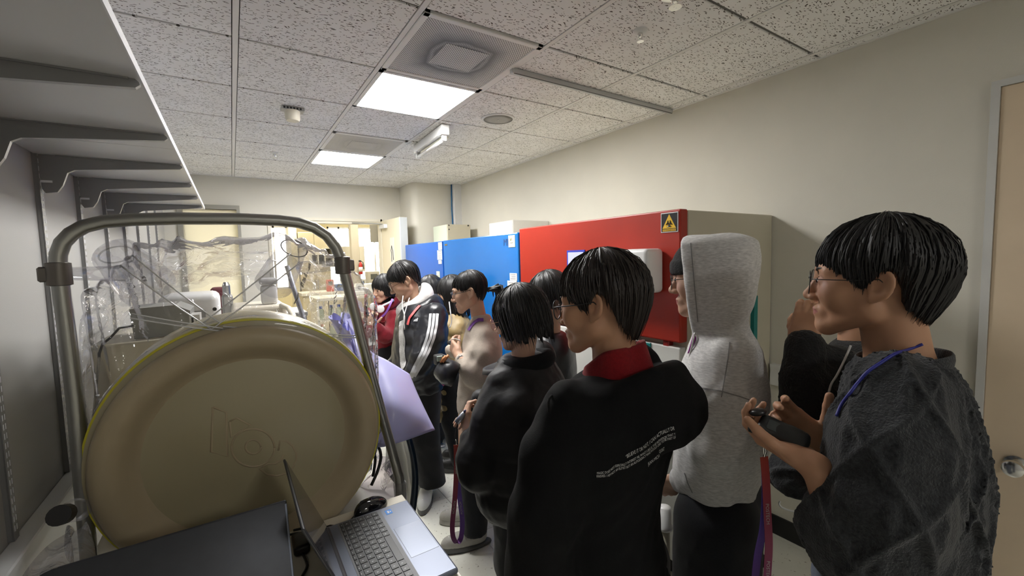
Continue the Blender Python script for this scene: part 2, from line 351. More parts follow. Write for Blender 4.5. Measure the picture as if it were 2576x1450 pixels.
def vent(x0, y0, label, stain, nm):
    t = thing('air_vent', (x0+.3,y0+.3,ZC), label, 'air vent', 'perforated square ceiling air vents')
    a, b, c, d = x0+.012, y0+.006, x0+.588, y0+.594; w_ = .028; mb = MB()
    for lo, hi in (((a,b),(c,b+w_)),((a,d-w_),(c,d)),((a,b),(a+w_,d)),((c-w_,b),(c,d))): mb.bbox((*lo,ZC-.006),(*hi,ZC+.03), .003, 1)
    mb.build('frame', M_tee, t)
    o = MB().bbox((a+w_-.004,b+w_-.004,ZC-.002),(c-w_+.004,d-w_+.004,ZC+.006), .004, 1).build('perforated_face', mk_perf(nm, stain), t)
    q = x0+.3, y0+.3
    MB().bbox((q[0]-.11,q[1]-.11,ZC-.0035),(q[0]+.11,q[1]+.11,ZC-.0015), .001, 1).build('core_plate', mk_perf(nm+'_core', .15), t)
vent(.672, 1.61, 'perforated square ceiling vent with dark swirl stains beside the nearer light', 1.0, 'perforated_steel_stained')
vent(.672, 3.41, 'cleaner perforated square ceiling vent beside the farther light', .25, 'perforated_steel')
# smoke detector, sprinklers, loudspeaker, batten lamp, rail
t = thing('smoke_detector', (.373,3.02,ZC), 'small boxy smoke detector under the left ceiling tiles', 'smoke detector')
MB().bbox((.31,2.985,ZC-.022),(.44,3.055,ZC), .004, 2).build('mounting_plate', mat('detector_grey', (.42,.42,.42), .4), t)
MB().lathe([(.0,-.06),(.036,-.06),(.042,-.05),(.044,-.02),(.046,0)], (.373,3.02,ZC-.02), (0,0,1), 20).build('sensor_body', mat('ivory_plastic', (.78,.74,.62), .4), t, auto=35)
for k in range(6): MB().box((.322+k*.018,2.983,ZC-.018),(.332+k*.018,2.9855,ZC-.006)).build('slot', M_black, t)
for (x,y,l,s) in ((.368,4.29,'tiny ceiling sprinkler head left of the farther light panel',1), (1.538,4.28,'tiny ceiling sprinkler head right of the farther light panel',1), (1.536,1.29,'chrome ceiling sprinkler in the tile right of the stained vent',1), (1.445,1.05,'large chrome ceiling sprinkler at the top edge of the picture',1.6)):
    t = thing('sprinkler', (x,y,ZC), l, 'sprinkler', 'ceiling sprinklers')
    MB().lathe([(.032*s,0),(.032*s,-.004),(.026*s,-.008),(.016*s,-.012)], (x,y,ZC), (0,0,1), 20).build('rosette', M_whiteplastic if s==1 else M_chrome, t, auto=35)
    mb = MB().lathe([(.011*s,-.008),(.011*s,-.022),(.006*s,-.028)], (x,y,ZC), (0,0,1), 12)
    for q in (-1,1): mb.tube([(x+q*.009*s,y,ZC-.02),(x+q*.011*s,y,ZC-.034),(x+q*.003*s,y,ZC-.046)], .0022*s, 5)
    mb.lathe([(.013*s,-.044),(.015*s,-.047),(.0,-.047)], (x,y,ZC), (0,0,1), 14); mb.build('nozzle', M_chrome, t, auto=35)
t = thing('ceiling_speaker', (1.61,2.59,ZC), 'round grey ceiling loudspeaker grille', 'loudspeaker')
MB().lathe([(.118,.0),(.118,-.006),(.112,-.009),(.102,-.008),(.10,-.002)], (1.61,2.59,ZC), (0,0,1), 36).build('bezel', M_white, t, auto=35)
MB().lathe([(.0,-.008),(.05,-.0075),(.101,-.005)], (1.61,2.59,ZC), (0,0,1), 36).build('grille', mat('speaker_mesh', (.40,.39,.37), .55, .3, bump=.5, bscale=900), t, smooth=True)
MB().lathe([(.006,-.012),(.006,-.007)], (1.61,2.59,ZC), (0,0,1), 10).build('centre_screw', M_chrome, t)
t = thing('batten_lamp', (1.35,3.2,ZC-.14), 'unlit white fluorescent batten lamp hanging under the ceiling', 'lamp')
A0, A1 = np.array([1.335,2.86]), np.array([1.37,3.52]); u = (A1-A0)/np.linalg.norm(A1-A0); nrm = np.array([u[1],-u[0]]); Lb = np.linalg.norm(A1-A0)
def BF(p): return np.array([*(A0+u*p[0]+nrm*p[1]), p[2]])
MB().bbox((0,-.03,ZC-.075),(Lb,.03,ZC-.004), .006, 2, BF).build('housing', M_white, t)
for q, s in ((.02,'lamp_holder'),(Lb-.05,'lamp_holder')): MB().bbox((q,-.018,ZC-.115),(q+.03,.018,ZC-.07), .008, 2, BF).build(s, M_whiteplastic, t)
MB().tube([BF((.04,0,ZC-.10)),BF((Lb-.03,0,ZC-.10))], .013, 12).build('glass_tube', mat('tube_glass', (.86,.86,.85), .15), t, smooth=True)
MB().prism([BF((.05,-.045,ZC-.078)),BF((.05,.045,ZC-.078)),BF((.05,.03,ZC-.07)),BF((.05,-.03,ZC-.07))], np.array([*(u*(Lb-.1)),0])).build('reflector', M_chrome, t)
t = thing('ceiling_rail', (1.88,1.872,ZC-.03), 'long grey metal rail fixed across the ceiling tiles to the right wall', 'rail')
MB().bbox((1.25,1.858,ZC-.028),(2.535,1.888,ZC-.001), .003, 1).build('channel', mat('rail_light_grey', (.50,.51,.52), .4, .3), t)
MB().box((1.262,1.8595,ZC-.0290),(2.53,1.8665,ZC-.027)).build('dark_strip', M_black, t)
# ------------------------------------------------------------------ the lab beyond the doorway
LX0, LX1, LY0, LY1, LZ = -2.2, 5.2, YB+.12, 11.2, 2.72
M_labwall = mat('lab_wall_paint', (.80,.72,.48), .7)
struct(MB().box((LX0,LY0-.1,-.12),(LX1,LY1,0)).build('floor_lab', mat('lab_floor', (.50,.47,.40), .5)))
struct(MB().box((LX0,LY0,LZ),(LX1,LY1,LZ+.1)).build('ceiling_lab', mat('lab_ceiling_tiles', (.80,.78,.70), .8, bump=.2, bscale=60)))
struct(MB().box((LX0-.1,LY0,0),(LX0,LY1,LZ)).build('wall_lab_left', M_labwall)); struct(MB().box((LX1,LY0,0),(LX1+.1,LY1,LZ)).build('wall_lab_right', M_labwall))
struct(MB().box((LX0,LY0-.001,0),(XL-.1,LY0+.04,LZ)).box((XR,LY0-.06,0),(LX1,LY0+.04,LZ)).build('wall_lab_front', M_labwall))
wins = [(.55,1.12),(1.98,2.52),(2.62,3.6)]
mb = MB(); xs = [LX0]+[q for w_ in wins for q in w_]+[LX1]
for k in range(0,len(xs),2): mb.box((xs[k],LY1,0),(xs[k+1],LY1+.1,LZ))
for a,b in wins: mb.box((a,LY1,0),(b,LY1+.1,1.05)); mb.box((a,LY1,2.5),(b,LY1+.1,LZ))
struct(mb.build('wall_lab_back', M_labwall))
M_day = mat('daylight_glass', (.9,.9,.9), .3, emis=(1.0,.97,.9), estr=WINDOW_LIGHT)
M_blind = mat('white_blind', (.85,.82,.74), .6)
for k,(a,b) in enumerate(wins):
    wo = struct(MB().box((a,LY1+.0,1.05),(a+.04,LY1+.07,2.5)).box((b-.04,LY1,1.05),(b,LY1+.07,2.5)).box((a,LY1,2.46),(b,LY1+.07,2.5)).box((a,LY1,1.05),(b,LY1+.07,1.09)).box(((a+b)/2-.02,LY1,1.05),((a+b)/2+.02,LY1+.07,2.5)).build('window_%d' % (k+2), M_white))
    MB().box((a,LY1+.07,1.05),(b,LY1+.08,2.5)).build('pane', M_day, wo)
    sl = None
    for j in range(12):
        z = 2.44-j*.055
        if sl is None: sl = MB().box((a+.03,LY1-.05,z-.001),(b-.03,LY1-.015,z+.002)).build('blind_slat', M_blind, wo); z0_ = z
        else:
            q = bpy.data.objects.new('blind_slat', sl.data); COL.objects.link(q); q.parent = wo; q.location = (0,0,z-z0_)
M_lablight = mat('lab_led_diffuser', (.9,.9,.9), .5, emis=(1.0,.93,.78), estr=LAB_LIGHT)
for (x,y,l) in ((.9,7.2,'lab ceiling light panel nearest the doorway'),(2.1,7.2,'lab ceiling light panel right of the doorway'),(.9,9.3,'far left lab ceiling light panel'),(2.1,9.3,'far right lab ceiling light panel'),(-.6,7.6,'lab ceiling light panel behind the frosted glass')):
    t = thing('lab_light', (x,y,LZ-.02), l, 'ceiling light', 'lab ceiling light panels')
    MB().box((x-.31,y-.31,LZ-.012),(x+.31,y+.31,LZ)).build('frame', M_white, t); MB().box((x-.28,y-.28,LZ-.02),(x+.28,y+.28,LZ-.013)).build('diffuser', M_lablight, t)
M_labgrey = mat('lab_pillar_paint', (.48,.44,.36), .7); M_labwhite = mat('lab_cabinet_white', (.72,.69,.60), .5); M_labbeige = mat('lab_cabinet_beige', (.55,.49,.34), .55); M_shelf_in = mat('cabinet_inside', (.30,.28,.23), .7)
struct(MB().bbox((1.80,7.95,0),(1.935,8.10,LZ), .006, 1).build('wall_pillar', M_labgrey))
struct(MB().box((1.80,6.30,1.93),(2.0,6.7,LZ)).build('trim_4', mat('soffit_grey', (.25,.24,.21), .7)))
t = thing('tall_cabinet', (1.4,9.6,0), 'tall beige cabinet against the far lab wall', 'cabinet')
MB().bbox((1.13,9.4,.08),(1.68,9.9,2.25), .006, 1).build('body', M_labbeige, t); MB().box((1.13,9.42,0),(1.68,9.9,.08)).build('plinth', M_dark, t)
for a in (1.135,1.41): 
    d = MB().bbox((a,9.38,.1),(a+.27,9.4,2.24), .003, 1).build('door', M_labbeige, t); MB().box((a+(.235 if a<1.2 else .02),9.36,1.1),(a+(.25 if a<1.2 else .035),9.38,1.3)).build('handle', M_steel, d)
struct(MB().box((1.0,9.45,0),(1.11,9.9,LZ)).build('wall_lab_pier', mat('lab_pier_paint', (.82,.76,.55), .6)))
def open_shelf(x0,x1,y0,y1,z0,z1,rows,cols,label):
    t = thing('wall_shelf', ((x0+x1)/2,(y0+y1)/2,z0), label, 'shelf unit')
    MB().box((x0,y1-.01,z0),(x1,y1,z1)).build('back_panel', M_shelf_in, t)
    for k in range(cols+1): x = x0+(x1-x0)*k/cols; MB().box((x-.008,y0,z0),(x+.008,y1,z1)).build('upright', M_labwhite, t)
    for k in range(rows+1): z = z0+(z1-z0)*k/rows; MB().box((x0,y0,z-.008),(x1,y1,z+.008)).build('shelf', M_labwhite, t)
open_shelf(1.44,1.72,8.45,8.75,1.56,1.90,2,2,'white open shelf unit above the lab bench left of the wall cabinet')
open_shelf(1.22,1.44,8.5,8.75,1.60,1.79,1,2,'low grey open shelf unit at the left of the lab bench')
t = thing('wall_cabinet', (1.95,8.65,1.45), 'white lab wall cabinet beside the grey pillar', 'cabinet')
MB().bbox((1.74,8.5,1.45),(2.16,8.8,1.93), .004, 1).build('body', M_labwhite, t)
for a in (1.745,1.955):
    d = MB().bbox((a,8.48,1.455),(a+.2,8.5,1.925), .003, 1).build('door', M_labwhite, t); MB().box((a+.16,8.465,1.50),(a+.175,8.48,1.58)).build('handle', M_steel, d)
v, f = text_mesh('4 L', .12); tm = MB().add([(1.99+p[0],8.472,1.50+p[1]) for p in v], f).build('printed_mark', M_black, t); tm['kind'] = 'stuff'
t = thing('fire_extinguisher', (1.925,7.9,1.40), 'small red fire extinguisher hung on the grey lab pillar', 'fire extinguisher')
cx, cy = 1.928, 7.90
MB().lathe([(0,1.41),(.03,1.41),(.034,1.43),(.034,1.57),(.026,1.60),(.014,1.62),(.012,1.635)], (cx,cy,0), (0,0,1), 16).build('cylinder', mat('extinguisher_red', (.42,.02,.02), .35), t, smooth=True)
MB().lathe([(.036,1.46),(.036,1.54)], (cx,cy,0), (0,0,1), 16).build('paper_label', M_whiteplastic, t, smooth=True)
MB().bbox((cx-.03,cy-.012,1.635),(cx+.012,cy+.012,1.66), .003, 1).tube([(cx+.01,cy,1.645),(cx+.045,cy,1.62),(cx+.042,cy,1.5)], .007, 6).build('valve_and_hose', M_black, t)
# lab bench with scale, bottles
t = thing('lab_bench', (1.6,6.75,0), 'white lab bench with open shelves beyond the doorway', 'bench')
MB().bbox((.95,6.45,1.10),(1.95,7.1,1.14), .004, 1).build('worktop', M_labwhite, t)
for z in (.80,.55,.10): MB().box((.97,6.5,z),(1.93,7.08,z+.025)).build('shelf', M_labwhite, t)
for x in (.96,1.44,1.91): MB().box((x,6.5,0),(x+.03,7.08,1.10)).build('upright', M_labwhite, t)
t = thing('balance', (1.575,6.65,1.14), 'white laboratory balance standing on the lab bench', 'balance')
MB().bbox((1.50,6.55,1.14),(1.66,6.78,1.20), .015, 3).build('base', M_whiteplastic, t)
MB().prism([(1.51,6.62,1.20),(1.65,6.62,1.20),(1.62,6.62,1.31),(1.54,6.62,1.31)], (0,.12,0)).build('hood', M_whiteplastic, t)
MB().lathe([(.028,0),(.028,.004),(.02,.006)], (1.58,6.62,1.25), (0,-1,0), 18).build('dial', M_greymetal, t)
tag(MB().bbox((1.68,6.6,1.14),(1.82,6.8,1.30), .012, 3).bbox((1.69,6.595,1.15),(1.74,6.60,1.29), .003, 1).bbox((1.76,6.595,1.15),(1.81,6.60,1.29), .003, 1).build('white_carton', M_whiteplastic), 'white carton beside the balance on the lab bench', 'box')
M_liq = mat('bottle_glass', (.50,.55,.38), .15, trans=.3); M_cap = mat('blue_cap', (.02,.06,.35), .4); M_capo = mat('orange_cap', (.7,.2,.04), .4)
def bottle(x, y, z, h, r, capm, label, grp):
    t = thing('media_bottle', (x,y,z), label, 'bottle', grp)
    MB().lathe([(0,0),(r,0),(r,h*.62),(r*.85,h*.72),(r*.45,h*.8),(r*.45,h*.86)], (x,y,z), (0,0,1), 14).build('glass_body', M_liq, t, auto=40)
    MB().lathe([(r*.55,h*.82),(r*.55,h),(0,h)], (x,y,z), (0,0,1), 14).build('cap', capm, t, auto=40)
ORD = ('leftmost','second','third','fourth','fifth','sixth','seventh')
for k in range(7): bottle(1.02+k*.125+.02*(k%2), 6.56+.02*(k%3), .825, .20, .042, M_cap, 'blue-capped glass bottle, %s from the left on the upper bench shelf' % ORD[k] if k else 'blue-capped glass bottle, leftmost on the upper bench shelf', 'blue capped bottles on the upper bench shelf')
for k in range(6): bottle(1.03+k*.14, 6.56+.02*(k%2), .575, .19, .042, M_cap if k%2 else M_capo, ('blue' if k%2 else 'orange')+'-capped glass bottle, %s in the row on the lower bench shelf' % ORD[k], 'bottles on the lower bench shelf')
# clutter on the far counter
t = thing('lab_counter', (1.9,8.6,0), 'long white counter along the far side of the lab', 'counter')
MB().bbox((1.0,8.35,1.05),(3.2,8.95,1.10), .004, 1).build('worktop', M_labwhite, t)
for k in range(5): 
    d = MB().bbox((1.02+k*.43,8.38,.06),(1.43+k*.43,8.92,1.05), .003, 1).build('cupboard', M_labbeige, t); MB().box((1.35+k*.43,8.36,.85),(1.365+k*.43,8.38,.98)).build('handle', M_steel, d)
for k,(x,h,w_,d_,c,l) in enumerate(((2.30,.34,.22,.25,(.60,.58,.52),'tall grey instrument box on the far counter'),(2.62,.26,.26,.25,(.72,.70,.63),'pale bench instrument on the far counter by the window'),(2.06,.20,.16,.2,(.70,.71,.70),'white bench instrument at the foot of the pillar'),(1.50,.22,.12,.12,(.55,.10,.06),'red reagent box on the far counter'),(1.66,.13,.15,.15,(.05,.14,.42),'blue tip box on the far counter'))):
    q = thing('instrument', (x,8.5,1.10), l, 'instrument')
    MB().bbox((x-w_/2,8.42,1.10),(x+w_/2,8.42+d_,1.10+h), .012, 2).build('case', mat('instr%d' % k, c, .45), q); MB().box((x-w_*.3,8.415,1.10+h*.55),(x+w_*.3,8.421,1.10+h*.85)).build('display', mat('instr_display', (.12,.13,.13), .3), q)
# ------------------------------------------------------------------ freezers along the right wall
M_red = mat('red_enamel', (.36,.019,.006), .42, spec=.45, var=.05, vscale=5, bump=.02, bscale=40); M_blue = mat('blue_enamel', (.005,.15,.50), .22, spec=.55, coat=.25); M_blue2 = mat('blue_enamel_dark', (.006,.11,.48), .25, coat=.25)
FX = 1.73
def freezer(name, y0, y1, ztop, zdoor, m, label, dx=.045):
    t = thing(name, ((FX+XR)/2,(y0+y1)/2,0), label, 'freezer')
    MB().bbox((FX+.055,y0,.08),(XR-.004,y1,ztop-.004), .006, 2).build('body', M_beigebody, t)
    MB().box((FX+.08,y0+.03,0),(XR-.03,y1-.03,.08)).build('plinth', M_dark, t)
    d = MB().bbox((FX,y0+.002,zdoor),(FX+.055,y1-.004,ztop), .007, 2).build('door', m, t)
    return t, d
fr, frd = freezer('red_freezer', 1.225, 2.545, 1.85, 1.225, M_red, 'freezer with a wide red upper door and beige side')
MB().bbox((FX+.01,1.235,.12),(FX+.055,2.54,1.20), .006, 2).build('lower_door', mat('freezer_lower_white', (.66,.66,.62), .45), fr)
MB().bbox((FX+.012,1.30,1.19),(FX+.05,1.335,1.225), .004, 1).build('hinge', mat('hinge_red', (.30,.02,.015), .4), frd)
MB().bbox((FX+.004,1.40,.30),(FX+.012,1.46,1.20), .003, 1).build('teal_strip', mat('teal_enamel', (.0,.18,.17), .4), fr)
f1, f1d = freezer('blue_freezer', 2.56, 3.865, 1.825, .12, M_blue, 'glossy blue freezer door beside the red one')
f2, f2d = freezer('blue_freezer', 3.88, 4.95, 1.822, .12, M_blue2, 'blue freezer farthest from the camera, beside the open door')
for fd, y in ((f1d, 3.76), (f2d, 4.85)): MB().bbox((FX-.035,y-.015,.85),(FX-.02,y+.015,1.25), .004, 1).box((FX-.022,y-.012,.87),(FX,y+.012,.89)).box((FX-.022,y-.012,1.21),(FX,y+.012,1.23)).build('handle', M_chrome, fd)
MB().bbox((FX-.003,3.76,1.775),(FX,3.82,1.79), .001, 1).build('badge', M_chrome, f1d)
# hand lettering and notes on the doors
mk = mat('marker_ink', (.005,.02,.10), .5)
v, f = text_mesh('MI', .075); MB().add([(FX-.0012, 2.755-p[0]*.9, 1.735+p[1]) for p in v], f).build('marker_writing', mk, f1d)
M_note = mat('note_yellow', (.80,.82,.52), .8); M_paper = MATS['paper']; M_print = mat('print_grey', (.25,.25,.26), .7)
def note(name, y0, y1, z0, z1, m, label, lines=3, x=FX):
    o = tag(MB().box((x-.004,y0,z0),(x-.0004,y1,z1)).build(name, m), label, 'note')
    for k in range(lines):
        z = z1-(z1-z0)*(k+.7)/(lines+.6); MB().box((x-.0047,y0+(y1-y0)*.15,z-.003),(x-.004,y1-(y1-y0)*(.12+.12*(k%2)),z+.002)).build('printed_line', M_print, o)
    return o
nt_ = note('sticky_note', 2.595, 2.68, 1.722, 1.808, M_note, 'pale yellow sticky note at the top of the blue freezer door', 0)
v, f = text_mesh('49', .035); MB().add([(FX-.0047, 2.66-p[0]*.9, 1.765+p[1]) for p in v], f).box((FX-.0047,2.615,1.752),(FX-.004,2.655,1.755)).build('handwriting', M_black, nt_)
note('paper_label', 2.58, 2.675, 1.475, 1.53, M_paper, 'white printed label low on the blue door next to the red freezer', 3)
note('paper_label', 2.585, 2.71, 1.395, 1.473, M_paper, 'second white printed label just below the first on the blue door', 3)
note('paper_label', 3.885, 3.97, 1.74, 1.812, M_paper, 'uppermost white paper label at the edge of the far blue freezer', 3)
note('paper_label', 3.89, 4.0, 1.64, 1.735, mat('paper_greenish', (.66,.70,.60), .7), 'greenish printed sheet under the top label of the far blue freezer', 4)
note('paper_label', 3.905, 3.98, 1.60, 1.635, M_paper, 'smallest white label on the far blue freezer', 1)
note('paper_label', 3.965, 4.04, 1.43, 1.525, M_note, 'yellow strip of paper low on the far blue freezer', 1)
# biohazard sign
bio = tag(MB().bbox((FX-.003,1.238,1.745),(FX-.0003,1.333,1.838), .001, 1).build('biohazard_sign', M_whiteplastic), 'black and yellow biohazard warning sign in the corner of the red door', 'sign')
MB().box((FX-.0036,1.242,1.749),(FX-.003,1.329,1.834)).build('black_field', M_black, bio)
ym = mat('warning_yellow', (.80,.48,.01), .5); cyb, czb = 1.2855, 1.79
MB().prism([(FX-.0036,cyb+.037,czb-.026),(FX-.0036,cyb-.037,czb-.026),(FX-.0036,cyb,czb+.040)], (-.0006,0,0)).build('yellow_triangle', ym, bio)
mb = MB()
for k in range(3):
    a0 = math.pi/2+k*2*math.pi/3; c0 = np.array([cyb+.0085*math.cos(a0), czb-.006+.0085*math.sin(a0)]); pts = []
    mb.tube([(FX-.0045, c0[0]+.0085*math.cos(a0+s), c0[1]+.0085*math.sin(a0+s)) for s in np.linspace(.55, 2*math.pi-.55, 16)], .0023, 5)
mb.tube([(FX-.0045, cyb+.0085*math.cos(s), czb-.006+.0085*math.sin(s)) for s in np.linspace(0,2*math.pi,18)], .0012, 5).build('biohazard_symbol', M_black, bio)
MB().box((FX-.0042,cyb-.036,czb-.039),(FX-.0036,cyb+.036,czb-.029)).build('caption_bar', ym, bio)
mb = MB()
for k in range(9): 
    y = cyb+.030-k*.0075; mb.box((FX-.0046,y-.0024,czb-.037),(FX-.0042,y+.0024,czb-.0358)).box((FX-.0046,y-.0026,czb-.0335),(FX-.0042,y+.0026,czb-.0323)).box((FX-.0046,y-.0006,czb-.037),(FX-.0042,y+.0006,czb-.0305))
mb.build('caption_lettering', M_black, bio)
# soap dispenser on the red door
t = thing('towel_dispenser', (FX-.07,1.48,1.455), 'white rounded towel dispenser mounted on the red door', 'dispenser')
MB().bbox((FX-.125,1.315,1.46),(FX,1.66,1.672), .022, 4).build('case', M_whiteplastic, t, auto=50)
MB().bbox((FX-.1275,1.388,1.505),(FX-.124,1.412,1.635), .001, 1).build('level_window', mat('smoked_window', (.12,.03,.03), .2), t)
MB().bbox((FX-.128,1.50,1.60),(FX-.1245,1.56,1.63), .001, 1).build('logo_plate', mat('logo_blue', (.10,.14,.45), .5), t)
bl = tag(MB().bbox((FX-.006,1.86,1.56),(FX-.0005,2.02,1.68), .001, 1).build('leaflet_frame', mat('frame_blue', (.03,.05,.42), .4)), 'small blue framed leaflet on the red door left of the dispenser', 'leaflet')
MB().box((FX-.0068,1.872,1.572),(FX-.006,2.008,1.668)).build('leaflet_sheet', mat('leaflet_pale', (.55,.58,.75), .5), bl)
# cartons on top of the freezers
yb1 = float(on(1381,556,0,XR)[1]); zb1 = float(on(1381,556,0,XR)[2]); xb1 = float(on(1290,552,1,yb1)[0]); yb1e = float(on(1230,560,0,xb1)[1])
t = thing('white_box', ((xb1+XR)/2,(yb1+yb1e)/2,1.825), 'large white box on top of the nearer blue freezer', 'box')
MB().bbox((xb1,yb1,1.825),(XR-.004,yb1e,zb1), .004, 1).build('case', mat('white_box_enamel', (.72,.70,.66), .5), t); MB().bbox((xb1-.004,yb1+.01,1.83),(xb1,yb1e-.01,zb1-.004), .001, 1).build('front_panel', M_white, t)
yb2 = float(on(1203,566,0,XR)[1]); zb2 = float(on(1203,566,0,XR)[2]); xb2 = float(on(1125,563,1,yb2)[0]); yb2e = min(float(on(1090,568,0,xb2)[1]), 5.1)
t = thing('cream_box', ((xb2+XR)/2,(yb2+yb2e)/2,1.822), 'pale green grey box on top of the farther blue freezer', 'box')
MB().bbox((xb2,yb2,1.822),(XR-.11,yb2e,zb2), .004, 1).build('case', M_beigebody, t); MB().bbox((xb2-.005,yb2+.008,1.826),(xb2,yb2e-.008,zb2-.004), .001, 1).build('front_panel', mat('pale_green', (.70,.76,.62), .5), t)
for z in (zb2-.012, zb2-.06): MB().lathe([(.008,0),(.008,.004)], (xb2+.02,yb2-.001,z), (0,-1,0), 8).build('screw', M_dark, t)
MB().lathe([(.01,0),(.01,.005)], (XR-.14,yb2-.001,zb2-.012), (0,-1,0), 8).build('screw', M_dark, t)
# teal folded trolley panel and pedal pole standing by the freezer side
t = thing('folding_stand', (2.0,1.16,0), 'teal folding stand leaning on the beige side of the red freezer', 'stand')
for x in (1.80,2.22): MB().bbox((x,1.14,.05),(x+.03,1.165,1.42), .004, 1).build('upright', MATS['teal_enamel'], t)
for z in (.3,.8,1.36): MB().bbox((1.83,1.146,z),(2.22,1.16,z+.03), .003, 1).build('crossbar', MATS['teal_enamel'], t)
for x in (1.80,2.22): MB().bbox((x-.005,1.06,0),(x+.035,1.17,.05), .004, 1).build('foot', M_dark, t)
# ------------------------------------------------------------------ wall shelf on the left
SZ = 2.054; SXF = -.139
sh = thing('wall_shelf', (-.35,2.0,SZ), 'long grey-white wall shelf on slotted uprights along the left wall', 'shelf')
M_lam = mat('grey_white_laminate', (.72,.72,.73), .3, spec=.5); M_edge = mat('white_edge_band', (.84,.85,.9), .4)
for a, b in ((-.35,1.903),(1.906,3.86)):
    bd = MB().box((XL+.006,a,SZ),(SXF-.003,b,SZ+.02)).build('board', M_lam, sh); MB().box((SXF-.003,a,SZ-.0005),(SXF,b,SZ+.021)).build('edge_band', M_edge, bd)
M_brk = mat('bracket_grey', (.30,.30,.305), .38, .55)
prof = [(-.552,-.001),(-.150,-.001),(-.1435,-.006),(-.142,-.012),(-.150,-.019),(-.40,-.042),(-.455,-.048),(-.475,-.060),(-.49,-.105),(-.505,-.13),(-.535,-.135),(-.543,-.12),(-.543,-.085),(-.552,-.08)]
by = [1.24+.475*k for k in range(-1,6)]
slot_me = None
for k, y in enumerate(by):
    if k == 0: 
        br = MB().prism([(x,y-.007,SZ+z) for x,z in prof], (0,.014,0)).build('bracket', M_brk, sh); b0 = br
        lp = MB().box((-.50,y-.012,SZ-.004),(-.16,y+.012,SZ-.0005)).build('flange', M_brk, br); mouth = MB().box((-.545,y-.0085,SZ-.098),(-.515,y+.0085,SZ-.090)).build('notch', M_edge, br)
    else:
        br = b0.copy(); COL.objects.link(br); br.location = b0.location+Vector((0,y-by[0],0))
        for ch in b0.children: c = ch.copy(); COL.objects.link(c); c.parent = br
for k, y in enumerate(by + [by[-1]+.475*q for q in (1,2,3)]):
    if k == 0:
        up = MB().box((XL,y-.015,.905),(XL+.012,y-.011,2.45)).box((XL,y+.011,.905),(XL+.012,y+.015,2.45)).box((XL+.010,y-.015,.905),(XL+.014,y+.015,2.45)).build('upright', M_brk, sh); u0 = up
        mb = MB()
        for j in range(58): mb.box((XL+.0135,y-.009,.93+j*.026),(XL+.0146,y-.004,.946+j*.026)).box((XL+.0135,y+.004,.93+j*.026),(XL+.0146,y+.009,.946+j*.026))
        sl = mb.build('slot_row', M_edge, up); sl['kind'] = 'stuff'  # slots coloured white to paint in the reflection of the wall
    else:
        up = u0.copy(); COL.objects.link(up); up.location = u0.location+Vector((0,y-by[0],0))
        for ch in u0.children: c = ch.copy(); COL.objects.link(c); c.parent = up
struct(MB().bbox((XL,.2,.86),(-.508,4.4,.903), .004, 1).box((XL,.2,0),(-.525,4.4,.86)).build('trim_5', M_white), 'white ledge along the left wall')
# ------------------------------------------------------------------ laptop table
TZ = .885
t = thing('work_table', (-.03,.8,0), 'white topped work table under the laptops', 'table')
M_ttop = mat('table_laminate', (.70,.66,.56), .4)
MB().bbox((-.49,.28,TZ-.03),(.42,1.336,TZ), .003, 1).build('table_top', M_ttop, t)
for x in (-.46,.37):
    for y in (.31,1.29): MB().box((x,y,0),(x+.035,y+.035,TZ-.03)).build('leg', M_greymetal, t)
MB().box((-.44,.32,TZ-.09),(.39,.34,TZ-.03)).build('apron', M_greymetal, t); MB().box((-.44,1.29,TZ-.09),(.39,1.31,TZ-.03)).build('apron', M_greymetal, t)
# ------------------------------------------------------------------ silver laptop
LZt = .902
lt = thing('laptop', (.295,1.09,TZ), 'open silver laptop with dark keys beside the mouse', 'laptop')
M_sil = mat('silver_aluminium', (.16,.18,.235), .4, .4); M_key = mat('key_grey', (.055,.058,.063), .45); M_scr = mat('laptop_screen', (.03,.03,.04), .06, spec=.6); M_bez = mat('laptop_bezel', (.05,.052,.06), .4)
x0, x1, yl0, yl1 = .174, .414, .905, 1.268
MB().bbox((x0,yl0,TZ+.002),(x1,yl1,LZt), .005, 2).build('base', M_sil, lt)
kx0, kx1, ky0, ky1 = .209, .322, .918, 1.256
MB().box((kx0-.004,ky0-.004,LZt-.001),(kx1+.004,ky1+.004,LZt+.0006)).build('key_well', mat('key_well', (.16,.165,.18), .5), lt)
nrow = [(.010,15),(.0195,15),(.0195,15),(.0195,14),(.0195,13),(.0195,11)]; xk = kx0
M_leg = mat('key_legend', (.55,.56,.58), .6)
key_cache = {}
for r, (dx, n) in enumerate(nrow):
    wds = [1.0]*n
    if r == 2: wds[0] = 1.4
    if r == 3: wds[0] = 1.7; wds[-2] = 1.6
    if r == 4: wds[0] = 2.1; wds[-2] = 1.7
    if r == 5: wds = [1.2,1,1,1,5.2,1,1,1,1,1,1]
    tot = sum(wds); y = ky0; u_ = (ky1-ky0)/tot
    for k, wd in enumerate(wds):
        key = (round(dx,4), round(wd*u_,4))
        if key not in key_cache:
            o = MB().bbox((xk+.0012,y+.0011,LZt),(xk+dx-.0012,y+wd*u_-.0011,LZt+.0022), .0006, 1).build('key', M_key, lt)
            if wd < 3: MB().box((xk+dx*.35,y+wd*u_*.38,LZt+.0022),(xk+dx*.55,y+wd*u_*.52,LZt+.00225)).build('legend', M_leg, o)
            key_cache[key] = (o, xk, y)
        else:
            s, a, b_ = key_cache[key]; o = s.copy(); COL.objects.link(o); o.location = s.location+Vector((xk-a,y-b_,0))
            for ch in s.children: c = ch.copy(); COL.objects.link(c); c.parent = o
        y += wd*u_
    xk += dx
MB().bbox((.332,1.005,LZt-.0005),(.406,1.145,LZt+.0004), .0003, 1).build('touchpad', mat('touchpad_silver', (.20,.225,.29), .3, .3), lt)
